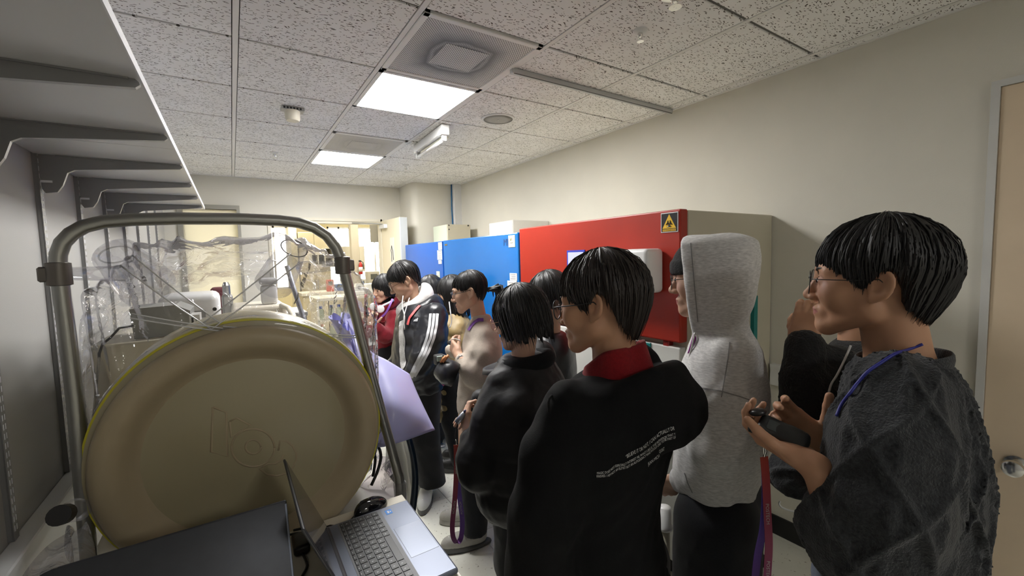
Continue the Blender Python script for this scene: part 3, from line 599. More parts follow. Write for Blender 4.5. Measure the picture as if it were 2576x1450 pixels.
MB().box((.3315,1.0045,LZt-.0006),(.4065,1.1455,LZt+.0001)).build('touchpad_seam', M_bez, lt)
stk = MB().box((.336,1.222,LZt),(.354,1.246,LZt+.0005)).build('sticker', mat('sticker_blue', (.02,.22,.70), .4), lt); MB().box((.341,1.228,LZt+.0004),(.346,1.24,LZt+.0008)).box((.348,1.23,LZt+.0004),(.351,1.236,LZt+.0008)).build('sticker_print', M_whiteplastic, stk)
MB().tube([(x0+.004,yl0+.02,LZt+.002),(x0+.004,yl1-.02,LZt+.002)], .006, 10).build('hinge', M_bez, lt)
tip = np.array([.085,1.127]); hg = np.array([x0+.002,LZt+.004]); ldir = (tip-hg)/np.linalg.norm(tip-hg); lnm = np.array([ldir[1],-ldir[0]]); LL = np.linalg.norm(tip-hg)
def LF(p): return np.array([hg[0]+ldir[0]*p[0]+lnm[0]*p[2], p[1], hg[1]+ldir[1]*p[0]+lnm[1]*p[2]])
ld = MB().bbox((0,yl0,-.004),(LL,yl1,.002), .002, 1, LF).build('lid', M_bez, lt)
MB().bbox((.012,yl0+.006,.002),(LL-.006,yl1-.006,.0026), .0002, 1, LF).build('screen', M_scr, ld)
MB().tube([LF((.01,yl1+.0003,-.001)), LF((LL-.004,yl1+.0003,-.001))], .0022, 6).build('lid_rim', M_sil, ld)
# ------------------------------------------------------------------ charcoal laptop, lid half closed
M_char = mat('charcoal_aluminium', (.055,.058,.066), .42, .7, var=.05, vscale=40)
ht2, h2 = np.array([1.05,1.124]), np.array([.94,.905])   # (y,z) of top edge and hinge
d2_ = (ht2-h2)/np.linalg.norm(ht2-h2); n2_ = np.array([-d2_[1],d2_[0]]); L2 = np.linalg.norm(ht2-h2)
def DL(p): return np.array([p[0], h2[0]+d2_[0]*p[1]+n2_[0]*p[2], h2[1]+d2_[1]*p[1]+n2_[1]*p[2]])
l2 = thing('laptop', (-.13,1.05,TZ), 'dark charcoal laptop with its lid half closed at the lower left', 'laptop')
MB().bbox((-.313,.945,TZ+.001),(.069,1.185,TZ+.017), .005, 2).build('base', M_char, l2)
MB().box((-.29,.99,TZ+.017),(.045,1.09,TZ+.019)).build('key_bed', M_key, l2)
lid2 = MB().bbox((-.313,0,-.004),(.069,L2,.004), .0038, 3, DL).build('lid', M_char, l2, auto=50)
MB().bbox((-.306,.01,-.0046),(.062,L2-.007,-.0038), .0002, 1, DL).build('screen', M_scr, lid2)
MB().bbox((.0645,.008,.0),(.0693,L2-.008,.0044), .001, 1, DL).build('lid_edge_highlight', M_sil, lid2)  # lighter strip coloured in as the highlight along the lid's right edge
MB().tube([(-.30,.94,.905),(.055,.94,.905)], .007, 8).build('hinge', M_bez, l2)
# ------------------------------------------------------------------ mouse
mc = np.array([.31,1.303,TZ]); ang = math.radians(20); mt = thing('computer_mouse', mc, 'glossy black computer mouse on the table corner', 'mouse')
M_gloss = mat('glossy_black', (.01,.01,.012), .08, spec=.6)
def mouse_fn(u_, v_):
    a = 2*math.pi*u_; th = math.pi/2*v_; lx, ly, hz = .056, .031, .036
    x = lx*math.cos(a)*math.cos(th)**.75; y = ly*math.sin(a)*math.cos(th)**.75*(1+.10*math.cos(a)); z = hz*math.sin(th)**.9*(1-.25*(x/lx)+0)
    return mc+np.array([x*math.cos(ang)-y*math.sin(ang), x*math.sin(ang)+y*math.cos(ang), .002+z])
MB().grid(mouse_fn, 32, 12, True).build('shell', M_gloss, mt, smooth=True)
def mrot(x, y, z): return mc+np.array([x*math.cos(ang)-y*math.sin(ang), x*math.sin(ang)+y*math.cos(ang), z])
MB().tube([mrot(.02-.05*s,0,.042-.010*abs(s-.2)-.02*max(0,s-.6)) for s in np.linspace(.35,1,6)], .0015, 5).build('button_seam', M_dark, mt)
MB().lathe([(.008,-.003),(.009,0),(.008,.003)], mrot(-.028,0,.036), (-math.sin(ang),math.cos(ang),0), 14).build('scroll_wheel', M_dark, mt)
MB().tube([mrot(-.055,0,.012), (.245,1.27,.897), (.222,1.262,.892), (.205,1.274,.891), (.19,1.285,.892), (.178,1.29,.889)], .0022, 6).build('cord', M_black, mt, smooth=True)
tag(cable('cable', [(.05,1.30,.889),(.09,1.312,.889),(.13,1.30,.889),(.15,1.315,.889),(.10,1.328,.889)], .003, M_black), 'thin black cable lying behind the silver laptop screen', 'cable')
pa = thing('power_adapter', (.105,1.12,TZ), 'black power adapter and cable between the two laptops', 'power adapter'); MB().bbox((.088,1.20,.8855),(.128,1.275,.912), .008, 3).build('brick', M_black, pa, auto=50); cable('cord', [(.108,1.20,.892),(.112,1.15,.889),(.092,1.10,.889),(.115,1.05,.889),(.10,.98,.889)], .0035, M_black, pa)
# ------------------------------------------------------------------ isolator
IY = 1.40; CX, CZ, CRd = .021, 1.128, .347
iso = thing('isolator', (.03,2.2,0), 'clear film isolator bubble with a big round beige port cap and tube frame', 'isolator')
M_beige = mat('beige_moulded_plastic', (.42,.345,.225), .38, spec=.4, bump=.05, bscale=300, var=.04, vscale=4)
prof = [(0,.022),(.235,.022),(.250,.020),(.262,.012),(.272,.0),(.283,-.014),(.297,-.024),(.314,-.027),(.330,-.024),(.341,-.016),(.347,-.004),(.347,.014),(.338,.018),(.338,.03)]
cap = MB().lathe([(r,-h) for r,h in prof], (CX,IY,CZ), (0,-1,0), 96).build('port_cap', M_beige, iso, smooth=True)
def lz(x, y): return on(x/2.1467, 950+y/2.1467, 1, IY+.0215)
mbl = MB(); S = lambda pts, closed=True: mbl.tube([lz(*p) for p in (pts+[pts[0]] if closed else pts)], .0032, 6)
S([(1150,160),(1222,188),(1228,428),(1140,402)]); S([(1240,238),(1278,218),(1352,258),(1305,286),(1248,322)])
S([(1366+116*math.cos(a), 380+102*math.sin(a)) for a in np.linspace(0,2*math.pi,40)[:-1]]); S([(1367+42*math.cos(a), 375+38*math.sin(a)) for a in np.linspace(0,2*math.pi,24)[:-1]])
S([(1503,395),(1512,342),(1550,345),(1582,372),(1600,410),(1598,450),(1580,490),(1545,518),(1495,532),(1440,524),(1402,494),(1445,468),(1490,466),(1515,448),(1530,420)], False)
mbl.build('embossed_logo', M_beige, cap, smooth=True)
ring = MB().lathe([(.346,0),(.360,.004),(.361,.05),(.372,.075),(.372,.20),(.36,.20)], (CX,IY+.02,CZ), (0,1,0), 96).build('port_ring', mat('port_ring_beige', (.40,.35,.22), .35, coat=.3), iso, auto=40)
MB().lathe([(.3605,0),(.3655,.001),(.3665,.018),(.3615,.020)], (CX,IY+.03,CZ), (0,1,0), 96).build('seal_tape', mat('yellow_tape', (.62,.56,.03), .35), ring, auto=40)
def film_mat(name, tint, body, rough, bump, bs, stretch=(1,1,1), gain=.6):
    m = bpy.data.materials.new(name); m.use_nodes = True; nt = m.node_tree; nt.nodes.remove(nt.nodes['Principled BSDF']); out = nt.nodes['Material Output']
    N = lambda t, **k: _nn(nt, t, k); L = nt.links.new
    tc = N('TexCoord'); mp = N('Mapping'); mp.inputs['Scale'].default_value = stretch; L(tc.outputs['Object'], mp.inputs[0])
    n1 = N('TexNoise', i_Scale=bs, i_Detail=3.0, i_Distortion=1.2); L(mp.outputs[0], n1.inputs['Vector'])
    bp = N('Bump', i_Strength=bump, i_Distance=.03); L(n1.outputs[0], bp.inputs['Height'])
    fr = N('Fresnel', i_IOR=1.5); L(bp.outputs[0], fr.inputs['Normal'])
    mu = N('Math', operation='MULTIPLY_ADD', use_clamp=True); mu.inputs[1].default_value = gain; mu.inputs[2].default_value = .02; L(fr.outputs[0], mu.inputs[0])
    tp = N('BsdfTransparent'); tp.inputs[0].default_value = tint; gl = N('BsdfGlossy', i_Roughness=rough); gl.inputs[0].default_value = (.95,.95,1,1); L(bp.outputs[0], gl.inputs['Normal'])
    df = N('BsdfDiffuse'); df.inputs[0].default_value = (.80,.80,.84,1); L(bp.outputs[0], df.inputs['Normal'])
    m1 = N('MixShader'); m1.inputs[0].default_value = body; L(tp.outputs[0], m1.inputs[1]); L(df.outputs[0], m1.inputs[2])
    m2 = N('MixShader'); L(mu.outputs[0], m2.inputs[0]); L(m1.outputs[0], m2.inputs[1]); L(gl.outputs[0], m2.inputs[2]); L(m2.outputs[0], out.inputs[0])
    return m
M_film = film_mat('clear_vinyl_film', (.96,.96,.965,1), .03, .035, .5, 9.0, (1,.6,1.4), gain=.85); M_strap = film_mat('clear_vinyl_strap', (.90,.90,.90,1), .12, .08, .06, 12.0); M_film2 = film_mat('clear_vinyl_cone', (.95,.95,.96,1), .05, .10, .03, 10.0, gain=.35)
sec = [(1.455,0.0),(1.462,.18),(1.470,.40),(1.480,.62),(1.492,.80),(1.510,.92),(1.545,.985),(1.62,1.0),(1.8,1.02),(2.0,1.03),(2.4,1.03),(2.8,1.0),(3.0,.93),(3.06,.6)]
def film_fn(u_, v_):
    k = v_*(len(sec)-1); i = min(int(k), len(sec)-2); q = k-i; y = sec[i][0]*(1-q)+sec[i+1][0]*q; s = sec[i][1]*(1-q)+sec[i+1][1]*q
    a = 2*math.pi*u_; c, sn = math.cos(a), math.sin(a); n = 2/3.6
    px_, pz_ = math.copysign(abs(c)**n, c), math.copysign(abs(sn)**n, sn)
    lo = y > 1.9
    bx = .03+px_*(.375 if px_ > 0 else .365); top = 1.735-.03*(px_**2)-.11*max(0,y-1.62); bz = (top+.83)/2+pz_*(top-.83)/2
    bx *= 1+.06*(1-(bz-.83)/.9)
    cx_, cz_ = CX+.37*c, CZ+.37*sn; s2 = s*s*(3-2*s) if s < 1 else s
    x, z = cx_*(1-s2)+bx*s2, cz_*(1-s2)+bz*s2
    pl_ = math.exp(-((y-1.58)/.10)**2); wv = .010*math.sin(11*a+7*y)+.007*math.sin(23*a-13*y)+.006*math.sin(17*y+3*a)+pl_*(.007*math.sin(41*a+2*math.sin(3*a))+.004*math.sin(67*a+1))
    return np.array([x+wv*s*c, y+.01*math.sin(9*a)*s+4*s*(1-min(s,1))*(.007*math.sin(17*a+1)+.004*math.sin(43*a))+(.012*math.sin(5*a+2) if .3 < s < .99 else 0)*s*0, z+wv*s*sn*(1 if sn > 0 else .3)])
MB().grid(film_fn, 260, 78, True).build('film_bubble', M_film, iso, smooth=True)
def taper(name, a, b, r0, r1, m, seg=24, disc=True):
    a = np.array(a); b = np.array(b); ax = b-a; L_ = np.linalg.norm(ax); p = [(r0,0),(r0*.55+r1*.45,L_*.5),(r1*.97,L_*.9),(r1,L_)]
    if disc: p += [(r1*.96,L_*1.005),(r1*.5,L_*1.0),(0,L_*.985)]
    return MB().lathe(p, a, ax, seg).build(name, m, iso, auto=50)
a = taper('tie_cone', on(372,720,1,1.62), on(292,641,1,1.50), .07, .052, M_film2); MB().tube([on(292+44*math.cos(q), 641+20*math.sin(q)-6*math.cos(q), 1, 1.497) for q in np.linspace(0,2*math.pi,30)], .0022, 6).build('weld_seam', M_strap, a)
b = taper('tie_cone', on(690,715,1,1.66), on(740,624,1,1.52), .06, .042, M_film2); MB().tube([on(740+33*math.cos(q), 625+20*math.sin(q)+8*math.cos(q), 1, 1.517) for q in np.linspace(0,2*math.pi,30)], .0018, 6).build('weld_seam', mat('seam_grey', (.25,.25,.27), .3), b)
def strap(p0, p1, y0_, y1_, wd, bend=0):
    P0, P1 = on(*p0, 1, y0_), on(*p1, 1, y1_); d = P1-P0; n = np.array([d[2],0,-d[0]]); n = n/np.linalg.norm(n)*wd/2
    def fn(u_, v_): return P0+d*v_+n*(2*u_-1)*(1-.3*v_)+np.array([0,-.03*math.sin(math.pi*v_)*bend,0])
    o = MB().grid(fn, 5, 14).build('film_strap', M_strap, iso, smooth=True)
    for e in (0,1): MB().tube([fn(e, q)+np.array([0,-.001,0]) for q in np.linspace(0,1,14)], .0018, 6).build('welded_edge', mat('weld_white', (.80,.80,.80), .12, coat=.5), o, smooth=True)
strap((742,650),(520,822),1.50,1.425,.038,1); strap((318,655),(545,822),1.49,1.425,.036,1); strap((330,795),(560,830),1.46,1.42,.012,.5); strap((560,826),(905,848),1.42,1.46,.010,.5)
# frame arch
M_tube = mat('satin_tube', (.36,.36,.34), .33, .85); AY = 1.445
apx = [(224,1405),(206,1200),(188,1000),(170,850),(152,715),(146,668),(147,640),(158,611),(180,588),(212,570),(262,558),(330,553),(450,550),(600,551),(700,555),(752,561),(790,573),(822,594),(845,624),(858,655),(868,690),(905,835),(945,985),(985,1130),(1003,1195),(1006,1215)]
pts = [on(x, y, 1, AY) for x, y in apx]
foot = pts[0].copy(); foot[2] = .80; pts = [foot]+pts; f2_ = pts[-1].copy(); f2_[2] = .80; pts.append(f2_)
MB().tube(pts, .0165, 14).build('frame_tube', M_tube, iso, smooth=True)
M_clamp = mat('clamp_bronze', (.16,.145,.13), .4, .5)
for (x, y), sgn in (((148,690),-1),((862,668),1)):
    c = on(x, y, 1, AY); o = MB().lathe([(.017,-.028),(.0235,-.026),(.0235,.026),(.017,.028)], c, (0,0,1), 20).bbox(c+np.array([-.012+sgn*.022,-.014,-.018]), c+np.array([.012+sgn*.022,.014,.018]), .004, 1).build('frame_clamp', M_clamp, iso, auto=40)
    e = c+np.array([-sgn*.11,.10,-.005]); MB().tube([c+np.array([-sgn*.02,.01,0]), e], [.016,.022], 14).build('clear_tie', M_film2, iso, smooth=True)
MB().lathe([(.02,0),(.02,.04),(.017,.045)], foot+np.array([0,0,-.0]), (0,0,1), 14).build('foot_socket', M_dark, iso); MB().lathe([(.022,0),(.022,.06),(.018,.065)], on(1006,1215,1,AY)+np.array([0,0,-.06]), (0,0,1), 14).build('foot_socket', M_strap, iso)
# stand
M_stand = mat('stand_beige', (.50,.47,.38), .45)
MB().bbox((-.40,1.39,.765),(.47,3.2,.80), .004, 1).build('stand_top', M_stand, iso)
for x in (-.38,.42):
    for y in (1.42,3.14): MB().box((x,y,0),(x+.035,y+.035,.765)).build('stand_leg', M_greymetal, iso)
MB().box((-.37,2.1,.2),(.44,3.15,.22)).build('stand_shelf', M_stand, iso)
# clear sleeve with black end beside the left foot
t = thing('bagged_sleeve', (-.43,1.36,.80), 'crumpled clear plastic sleeve with a black end cap by the left frame foot', 'sleeve')
p0, p1 = on(200,1285,1,1.40), on(163,1294,1,1.33)
MB().tube([p0, p0*.6+p1*.4+np.array([0,0,.004]), p1], [.024,.026,.020], 14).build('clear_neck', M_film2, t, smooth=True)
MB().tube([p1, p1+(p1-p0)/np.linalg.norm(p1-p0)*.030], .0215, 16).build('end_cap', M_black, t)
def drape(u_, v_):
    a = on(205,1330,1,1.39); b_ = on(165,1330,1,1.27); c = on(70,1440,1,1.0); d = on(240,1440,1,1.15)
    p = (a*(1-u_)+b_*u_)*(1-v_)+(d*(1-u_)+c*u_)*v_
    return p+np.array([.012*math.sin(9*u_+3*v_),.01*math.sin(7*v_+5*u_),.010*math.sin(12*u_)])
MB().grid(drape, 20, 20).build('film_skirt', film_mat('milky_film', (.75,.75,.77,1), .25, .1, .6, 12.0), t, smooth=True)
tag(MB().bbox((-.36,1.21,TZ),(-.24,1.30,TZ+.045), .015, 3).build('black_pouch', M_dark, auto=50), 'dark pouch half hidden behind the charcoal laptop', 'pouch')
# ------------------------------------------------------------------ things inside and behind the film
yb = 1.80; xl, zl = on(222,872,1,yb)[0], on(222,872,1,yb)[2]; xr_ = on(470,852,1,yb)[0]
tag(MB().bbox((xl,yb,.803),(xr_,2.235,zl), .008, 2).build('beige_cabinet', M_beigebody), 'plain beige box standing behind the film on the left', 'box')
yb = 1.86; A, B = on(336,836,1,yb), on(478,825,1,yb)
t = thing('power_box', ((A[0]+B[0])/2,yb,zl), 'grey power box with black cable on the beige box', 'power supply')
MB().prism([(A[0],yb,zl+.001),(B[0],yb,zl+.001),(B[0]+.004,yb,on(478,782,1,yb)[2]),(on(440,768,1,yb)[0],yb,on(440,768,1,yb)[2]),(A[0]-.006,yb,on(336,778,1,yb)[2])], (0,.2,0)).build('case', mat('box_grey', (.27,.27,.25), .5), t)
o = MB().box((B[0]-.0,yb-.002,zl+.02),(B[0]+.03,yb+.10,zl+.066)).build('end_label', M_whiteplastic, t); MB().box((B[0]+.006,yb-.003,zl+.028),(B[0]+.012,yb-.002,zl+.058)).box((B[0]+.018,yb-.003,zl+.034),(B[0]+.026,yb-.002,zl+.05)).build('label_print', M_black, o)
MB().tube([on(335,820,1,1.84), on(300,826,1,1.82), on(278,850,1,1.79), on(258,866,1,1.785), on(250,890,1,1.785), on(243,960,1,1.785), on(236,1050,1,1.785)], .0035, 6).build('power_cable', M_black, t, smooth=True)
y_ = 2.25; A, B = on(400,838,1,y_), on(556,832,1,y_); zt = on(480,742,1,y_)[2]
t = thing('white_instrument', ((A[0]+B[0])/2,y_,.803), 'white rounded instrument seen through the film', 'instrument')
MB().bbox((A[0],y_,.803),(B[0],y_+.3,zt), .03, 3).build('case', M_whiteplastic, t, auto=50); MB().lathe([(.008,0),(.008,.003)], on(540,778,1,y_), (0,-1,0), 12).build('button', M_dark, t); MB().box((A[0]+.08,y_-.002,zt-.10),(A[0]+.16,y_,zt-.07)).build('printed_label', M_print, t)
y_ = 2.6; A, B = on(584,815,1,y_), on(724,812,1,y_); zt = on(650,770,1,y_)[2]
tag(MB().bbox((A[0],y_,.803),(B[0],y_+.35,zt), .02, 3).build('beige_block', mat('block_beige', (.62,.57,.47), .5)), 'low beige block seen through the film on the right', 'box')
A, B = on(660,770,1,y_), on(702,770,1,y_); z1_ = on(680,700,1,y_)[2]; r_ = (B[0]-A[0])/2
t = thing('white_canister', ((A[0]+B[0])/2,y_+.1,zt), 'white canister with a lid standing on the beige block', 'canister')
MB().bbox((A[0],y_+.03,zt),(B[0],y_+.03+2*r_,zt+(z1_-zt)*.72), .015, 3).build('jar', M_whiteplastic, t, auto=50); MB().bbox((A[0]-.004,y_+.026,zt+(z1_-zt)*.74),(B[0]+.004,y_+.034+2*r_,z1_), .012, 3).build('lid', M_white, t, auto=50)
tag(MB().tube([on(708,768,1,2.6), on(726,776,1,2.55), on(738,795,1,2.5), on(732,808,1,2.45), on(742,822,1,2.4), on(744,850,1,2.4)], .014, 10).build('corrugated_hose', mat('ivory_hose', (.75,.70,.58), .5), smooth=True), 'ivory hose hanging beside the canister inside the film', 'hose')
tag(MB().tube([on(722,670,1,2.3), on(745,745,1,2.25), on(768,815,1,2.2), on(775,850,1,2.15)], .011, 8).build('support_rod', mat('rod_grey', (.30,.31,.35), .4, .4), smooth=True), 'slanting grey rod inside the right of the film bubble', 'rod')
rc0 = on(530,745,1,3.4); rc1 = on(578,722,1,3.4); tag(MB().bbox((rc0[0],3.35,1.3105),(rc1[0],3.5,rc1[2]), .02, 3).build('red_cloth', mat('dark_red_cloth', (.10,.012,.02), .8), smooth=True), 'dark red folded cloth on the steel trolley behind the film', 'cloth')
tag(MB().bbox(on(558,765,1,2.9)+np.array([0,0,-.2]), on(585,742,1,2.9)+np.array([0,.12,0]), .012, 2).lathe([(.02,0),(.02,.05),(.012,.07)], on(570,742,1,2.9)+np.array([0,.05,0]), (0,0,1), 10).build('metal_fitting', M_steel), 'small steel fitting behind the white instrument', 'fitting')
t = thing('steel_trolley', (.1,3.45,0), 'low steel trolley standing behind the isolator', 'trolley')
MB().bbox((-.35,3.25,1.28),(.42,3.65,1.31), .004, 1).build('top_tray', M_steel, t)
for x in (-.34,.39):
    for y in (3.26,3.61): MB().box((x,y,0),(x+.025,y+.025,1.28)).build('leg', M_steel, t)
# lavender vinyl sleeve hanging out of the side
M_lav = mat('lavender_vinyl', (.56,.56,.92), .32, spec=.5, coat=.15, trans=0.0); nt, b, N, L = nodes(M_lav); b.inputs['Subsurface Weight'].default_value = .25; b.inputs['Subsurface Radius'].default_value = (.03,.03,.05)
lv = thing('glove_sleeve', (.55,1.75,.85), 'lavender vinyl glove sleeve spread out at the side of the isolator', 'glove sleeve')
Q = [[dep(888,842,1.75), dep(935,888,1.78), dep(972,908,1.80), dep(1028,942,1.84)],
     [dep(900,900,1.66), dep(945,945,1.70), dep(1000,965,1.72), dep(1045,985,1.80)],
     [dep(920,990,1.60), dep(955,1030,1.60), dep(1005,1030,1.62), dep(1070,1038,1.76)],
     [dep(935,1090,1.58), dep(950,1125,1.56), dep(1008,1112,1.60), dep(1093,1083,1.74)]]
def cat4(P, s):
    k = s*3; i = min(int(k), 2); t = k-i; p1, p2 = P[i], P[i+1]; p0 = P[i-1] if i > 0 else 2*p1-p2; p3 = P[i+2] if i < 2 else 2*p2-p1
    return .5*(2*p1+(p2-p0)*t+(2*p0-5*p1+4*p2-p3)*t*t+(3*p1-p0-3*p2+p3)*t**3)
def lav(u_, v_):
    p = cat4([cat4(r, u_) for r in Q], v_); return p+CF*(.010*math.sin(7*u_+3*v_)+.006*math.sin(13*u_-5*v_))*math.sin(math.pi*min(1,v_*1.3))
nU = 26
sh_ = MB(); N1 = [[lav(i/(nU-1), j/(nU-1)) for i in range(nU)] for j in range(nU)]
sh_.add([p for r in N1 for p in r], [(j*nU+i,j*nU+i+1,(j+1)*nU+i+1,(j+1)*nU+i) for j in range(nU-1) for i in range(nU-1)])
o = sh_.build('sleeve_sheet', M_lav, lv, smooth=True); md = o.modifiers.new('thick', 'SOLIDIFY'); md.thickness = .004
def crump(u_, v_):
    a, b_ = on(800,835,1,1.85), on(905,1000,1,1.72); c = np.array([.385+.06*v_,1.95-.27*v_,1.40-.40*v_])
    th = 2*math.pi*u_; r = .055+.025*math.sin(3*th+9*v_)+.012*math.sin(7*th-14*v_)
    return c+np.array([r*.6*math.cos(th), r*1.3*math.sin(th), .4*r*math.sin(th)])
MB().grid(crump, 48, 40, True).build('crumpled_cuff', M_lav, lv, smooth=True)
# tie strap / cable bundle at the right foot
tag(cable('cable_loop', [dep(934,1222,1.55), dep(950,1185,1.57), dep(958,1150,1.58), dep(952,1126,1.59), dep(942,1132,1.6), dep(944,1160,1.6), dep(938,1200,1.58)], .0055, M_black), 'black cable loop between the port cap and the right frame leg', 'cable')
def fl2(u_, v_):
    a, b_, c, d = dep(940,1140,1.62), dep(985,1150,1.62), dep(1000,1235,1.58), dep(915,1240,1.6)
    p = (a*(1-u_)+b_*u_)*(1-v_)+(d*(1-u_)+c*u_)*v_
    return p+np.array([.01*math.sin(8*u_+5*v_), .02*math.sin(9*v_+6*u_), .006*math.sin(11*u_)])
tag(MB().grid(fl2, 16, 16).build('film_scrap', film_mat('loose_film', (.85,.8,.85,1), .12, .05, .6, 14.0), smooth=True), 'loose crumpled clear film hanging at the right frame foot', 'film')
# navy chair behind the table corner
M_navy = mat('navy_plastic', (.012,.03,.06), .3, coat=.3)
ch = thing('chair', (.40,1.76,0), 'dark navy chair pushed under the isolator behind the table corner', 'chair')
def backr(u_, v_):
    y = 1.58+.36*u_; z = .60+.40*v_; return np.array([.535+.02*math.sin(math.pi*u_)*1+.06*(v_-.3)*0+.03*math.sin(math.pi*v_), y, z])
o = MB().grid(backr, 14, 12).build('backrest', M_navy, ch, smooth=True); o.modifiers.new('thick','SOLIDIFY').thickness = .022
MB().bbox((.16,1.56,.42),(.53,1.93,.46), .018, 3).build('seat', M_navy, ch, auto=50)
for x in (.19,.50):
    for y in (1.59,1.89): MB().tube([(x,y,.42),(x+(.02 if x>.4 else -.02),y,0)], .011, 8).build('leg', M_black, ch)
MB().tube([(.51,1.62,.44),(.535,1.62,.5),(.54,1.62,.66)], .011, 8).build('back_post', M_black, ch); MB().tube([(.51,1.84,.44),(.535,1.84,.5),(.54,1.84,.66)], .011, 8).build('back_post', M_black, ch)
# ------------------------------------------------------------------ implicit surfaces for people (one smooth surface per part)
def nets(fn, lo, hi, h):
    lo = np.asarray(lo, float); hi = np.asarray(hi, float); n = np.ceil((hi-lo)/h).astype(int)+1
    ax = [lo[i]+h*np.arange(n[i]) for i in range(3)]; D = np.empty(n, np.float32)
    step = max(1, int(300000/(n[1]*n[2])))
    for s in range(0, n[0], step):
        g = np.stack(np.meshgrid(ax[0][s:s+step], ax[1], ax[2], indexing='ij'), -1).reshape(-1, 3)
        D[s:s+step] = fn(g).reshape(-1, n[1], n[2])
    I = D < 0; cs = sum(I[a:n[0]-1+a, b:n[1]-1+b, c:n[2]-1+c].astype(np.int8) for a in (0,1) for b in (0,1) for c in (0,1))
    act = (cs > 0) & (cs < 8); idx = np.argwhere(act); vid = -np.ones(act.shape, np.int64); vid[act] = np.arange(len(idx))
    sm = np.zeros((len(idx), 3)); ct = np.zeros(len(idx))
    for a in [(x,y,z) for x in (0,1) for y in (0,1) for z in (0,1)]:
        for k in range(3):
            if a[k]: continue
            b = list(a); b[k] = 1; va = D[tuple((idx+a).T)]; vb = D[tuple((idx+b).T)]; cr = (va < 0) != (vb < 0)
            t = np.where(cr, va/np.where(cr, va-vb, 1), 0); p = np.tile(np.array(a, float), (len(idx),1)); p[:,k] += t
            sm += p*cr[:,None]; ct += cr
    V = lo+h*(idx+sm/ct[:,None]); F = []
    for k in range(3):
        u, w_ = (k+1)%3, (k+2)%3; sl0 = [slice(None)]*3; sl1 = [slice(None)]*3; sl0[k] = slice(0,-1); sl1[k] = slice(1,None)
        e = np.argwhere(I[tuple(sl0)] != I[tuple(sl1)]); e = e[(e[:,u] > 0) & (e[:,w_] > 0) & (e[:,u] < n[u]-1) & (e[:,w_] < n[w_]-1)]
        if not len(e): continue
        du = np.zeros(3, int); du[u] = 1; dw = np.zeros(3, int); dw[w_] = 1
        q = np.stack([vid[tuple((e-du-dw).T)], vid[tuple((e-dw).T)], vid[tuple(e.T)], vid[tuple((e-du).T)]], 1)
        inn = I[tuple(e.T)]; q = np.where(inn[:,None], q, q[:,::-1]); F.append(q)
    return V, np.concatenate(F)
def relax(V, F, it=2, lam=.5):
    e = np.concatenate([F[:,[0,1]],F[:,[1,2]],F[:,[2,3]],F[:,[3,0]]]); e = np.concatenate([e, e[:,::-1]]); deg = np.bincount(e[:,0], minlength=len(V))[:,None]+1e-9
    for _ in range(it):
        A = np.stack([np.bincount(e[:,0], V[e[:,1],k], minlength=len(V)) for k in range(3)], 1)/deg; V = V+(A-V)*lam
    return V
def smin(a, b, k): h = np.clip(.5+.5*(b-a)/k, 0, 1); return b*(1-h)+a*h-k*h*(1-h)
def smax(a, b, k): return -smin(-a, -b, k)
def sph(P, c, r): return np.linalg.norm(P-np.asarray(c), axis=1)-r
def ell(P, c, r):
    q = P-np.asarray(c); r = np.asarray(r); k0 = np.linalg.norm(q/r, axis=1); k1 = np.linalg.norm(q/(r*r), axis=1)+1e-9; return k0*(k0-1)/k1
def cap(P, a, b, r0, r1=None):
    r1 = r0 if r1 is None else r1; a = np.asarray(a, float); b = np.asarray(b, float); d = b-a; t = np.clip((P-a)@d/(d@d+1e-12), 0, 1)
    return np.linalg.norm(P-a-t[:,None]*d, axis=1)-(r0+(r1-r0)*t)
def rbox(P, c, hs, r, R=None):
    q = P-np.asarray(c)
    if R is not None: q = q@R
    q = np.abs(q)-(np.asarray(hs)-r); return np.linalg.norm(np.maximum(q, 0), axis=1)+np.minimum(q.max(1), 0)-r
def chain(P, pts, rs, k=.02):
    d = None
    for i in range(len(pts)-1):
        c = cap(P, pts[i], pts[i+1], rs[i], rs[i+1]); d = c if d is None else smin(d, c, k)
    return d
def az_axes(az):
    a = math.radians(az); return np.array([math.cos(a),-math.sin(a),0]), np.array([math.sin(a),math.cos(a),0])
def ring(pl, pr, py, rho, az, ratio=.65):
    dl, dr = ray(pl, py), ray(pr, py); al, ar = math.atan2(dl[0],dl[1]), math.atan2(dr[0],dr[1]); am = (al+ar)/2; dm = ray((pl+pr)/2, py)
    z = CAMZ+rho*dm[2]/math.hypot(dm[0],dm[1]); w_ = rho*math.sin((ar-al)/2); ph = (am+math.pi/2)-(math.radians(az)+math.pi/2)
    a = w_/math.sqrt(math.cos(ph)**2+ratio**2*math.sin(ph)**2)
    return [z, rho*math.sin(am), rho*math.cos(am), a, ratio*a]
def dense(rings, n=48):
    R = np.array(sorted(rings)); z = R[:,0]; t = np.linspace(z[0], z[-1], n); out = [t]
    for k in range(1,5):
        y = R[:,k]; m = np.gradient(y, z); i = np.clip(np.searchsorted(z, t)-1, 0, len(z)-2); hh = z[i+1]-z[i]; s = (t-z[i])/hh
        out.append((2*s**3-3*s**2+1)*y[i]+(s**3-2*s**2+s)*hh*m[i]+(-2*s**3+3*s**2)*y[i+1]+(s**3-s**2)*hh*m[i+1])
    return np.array(out)
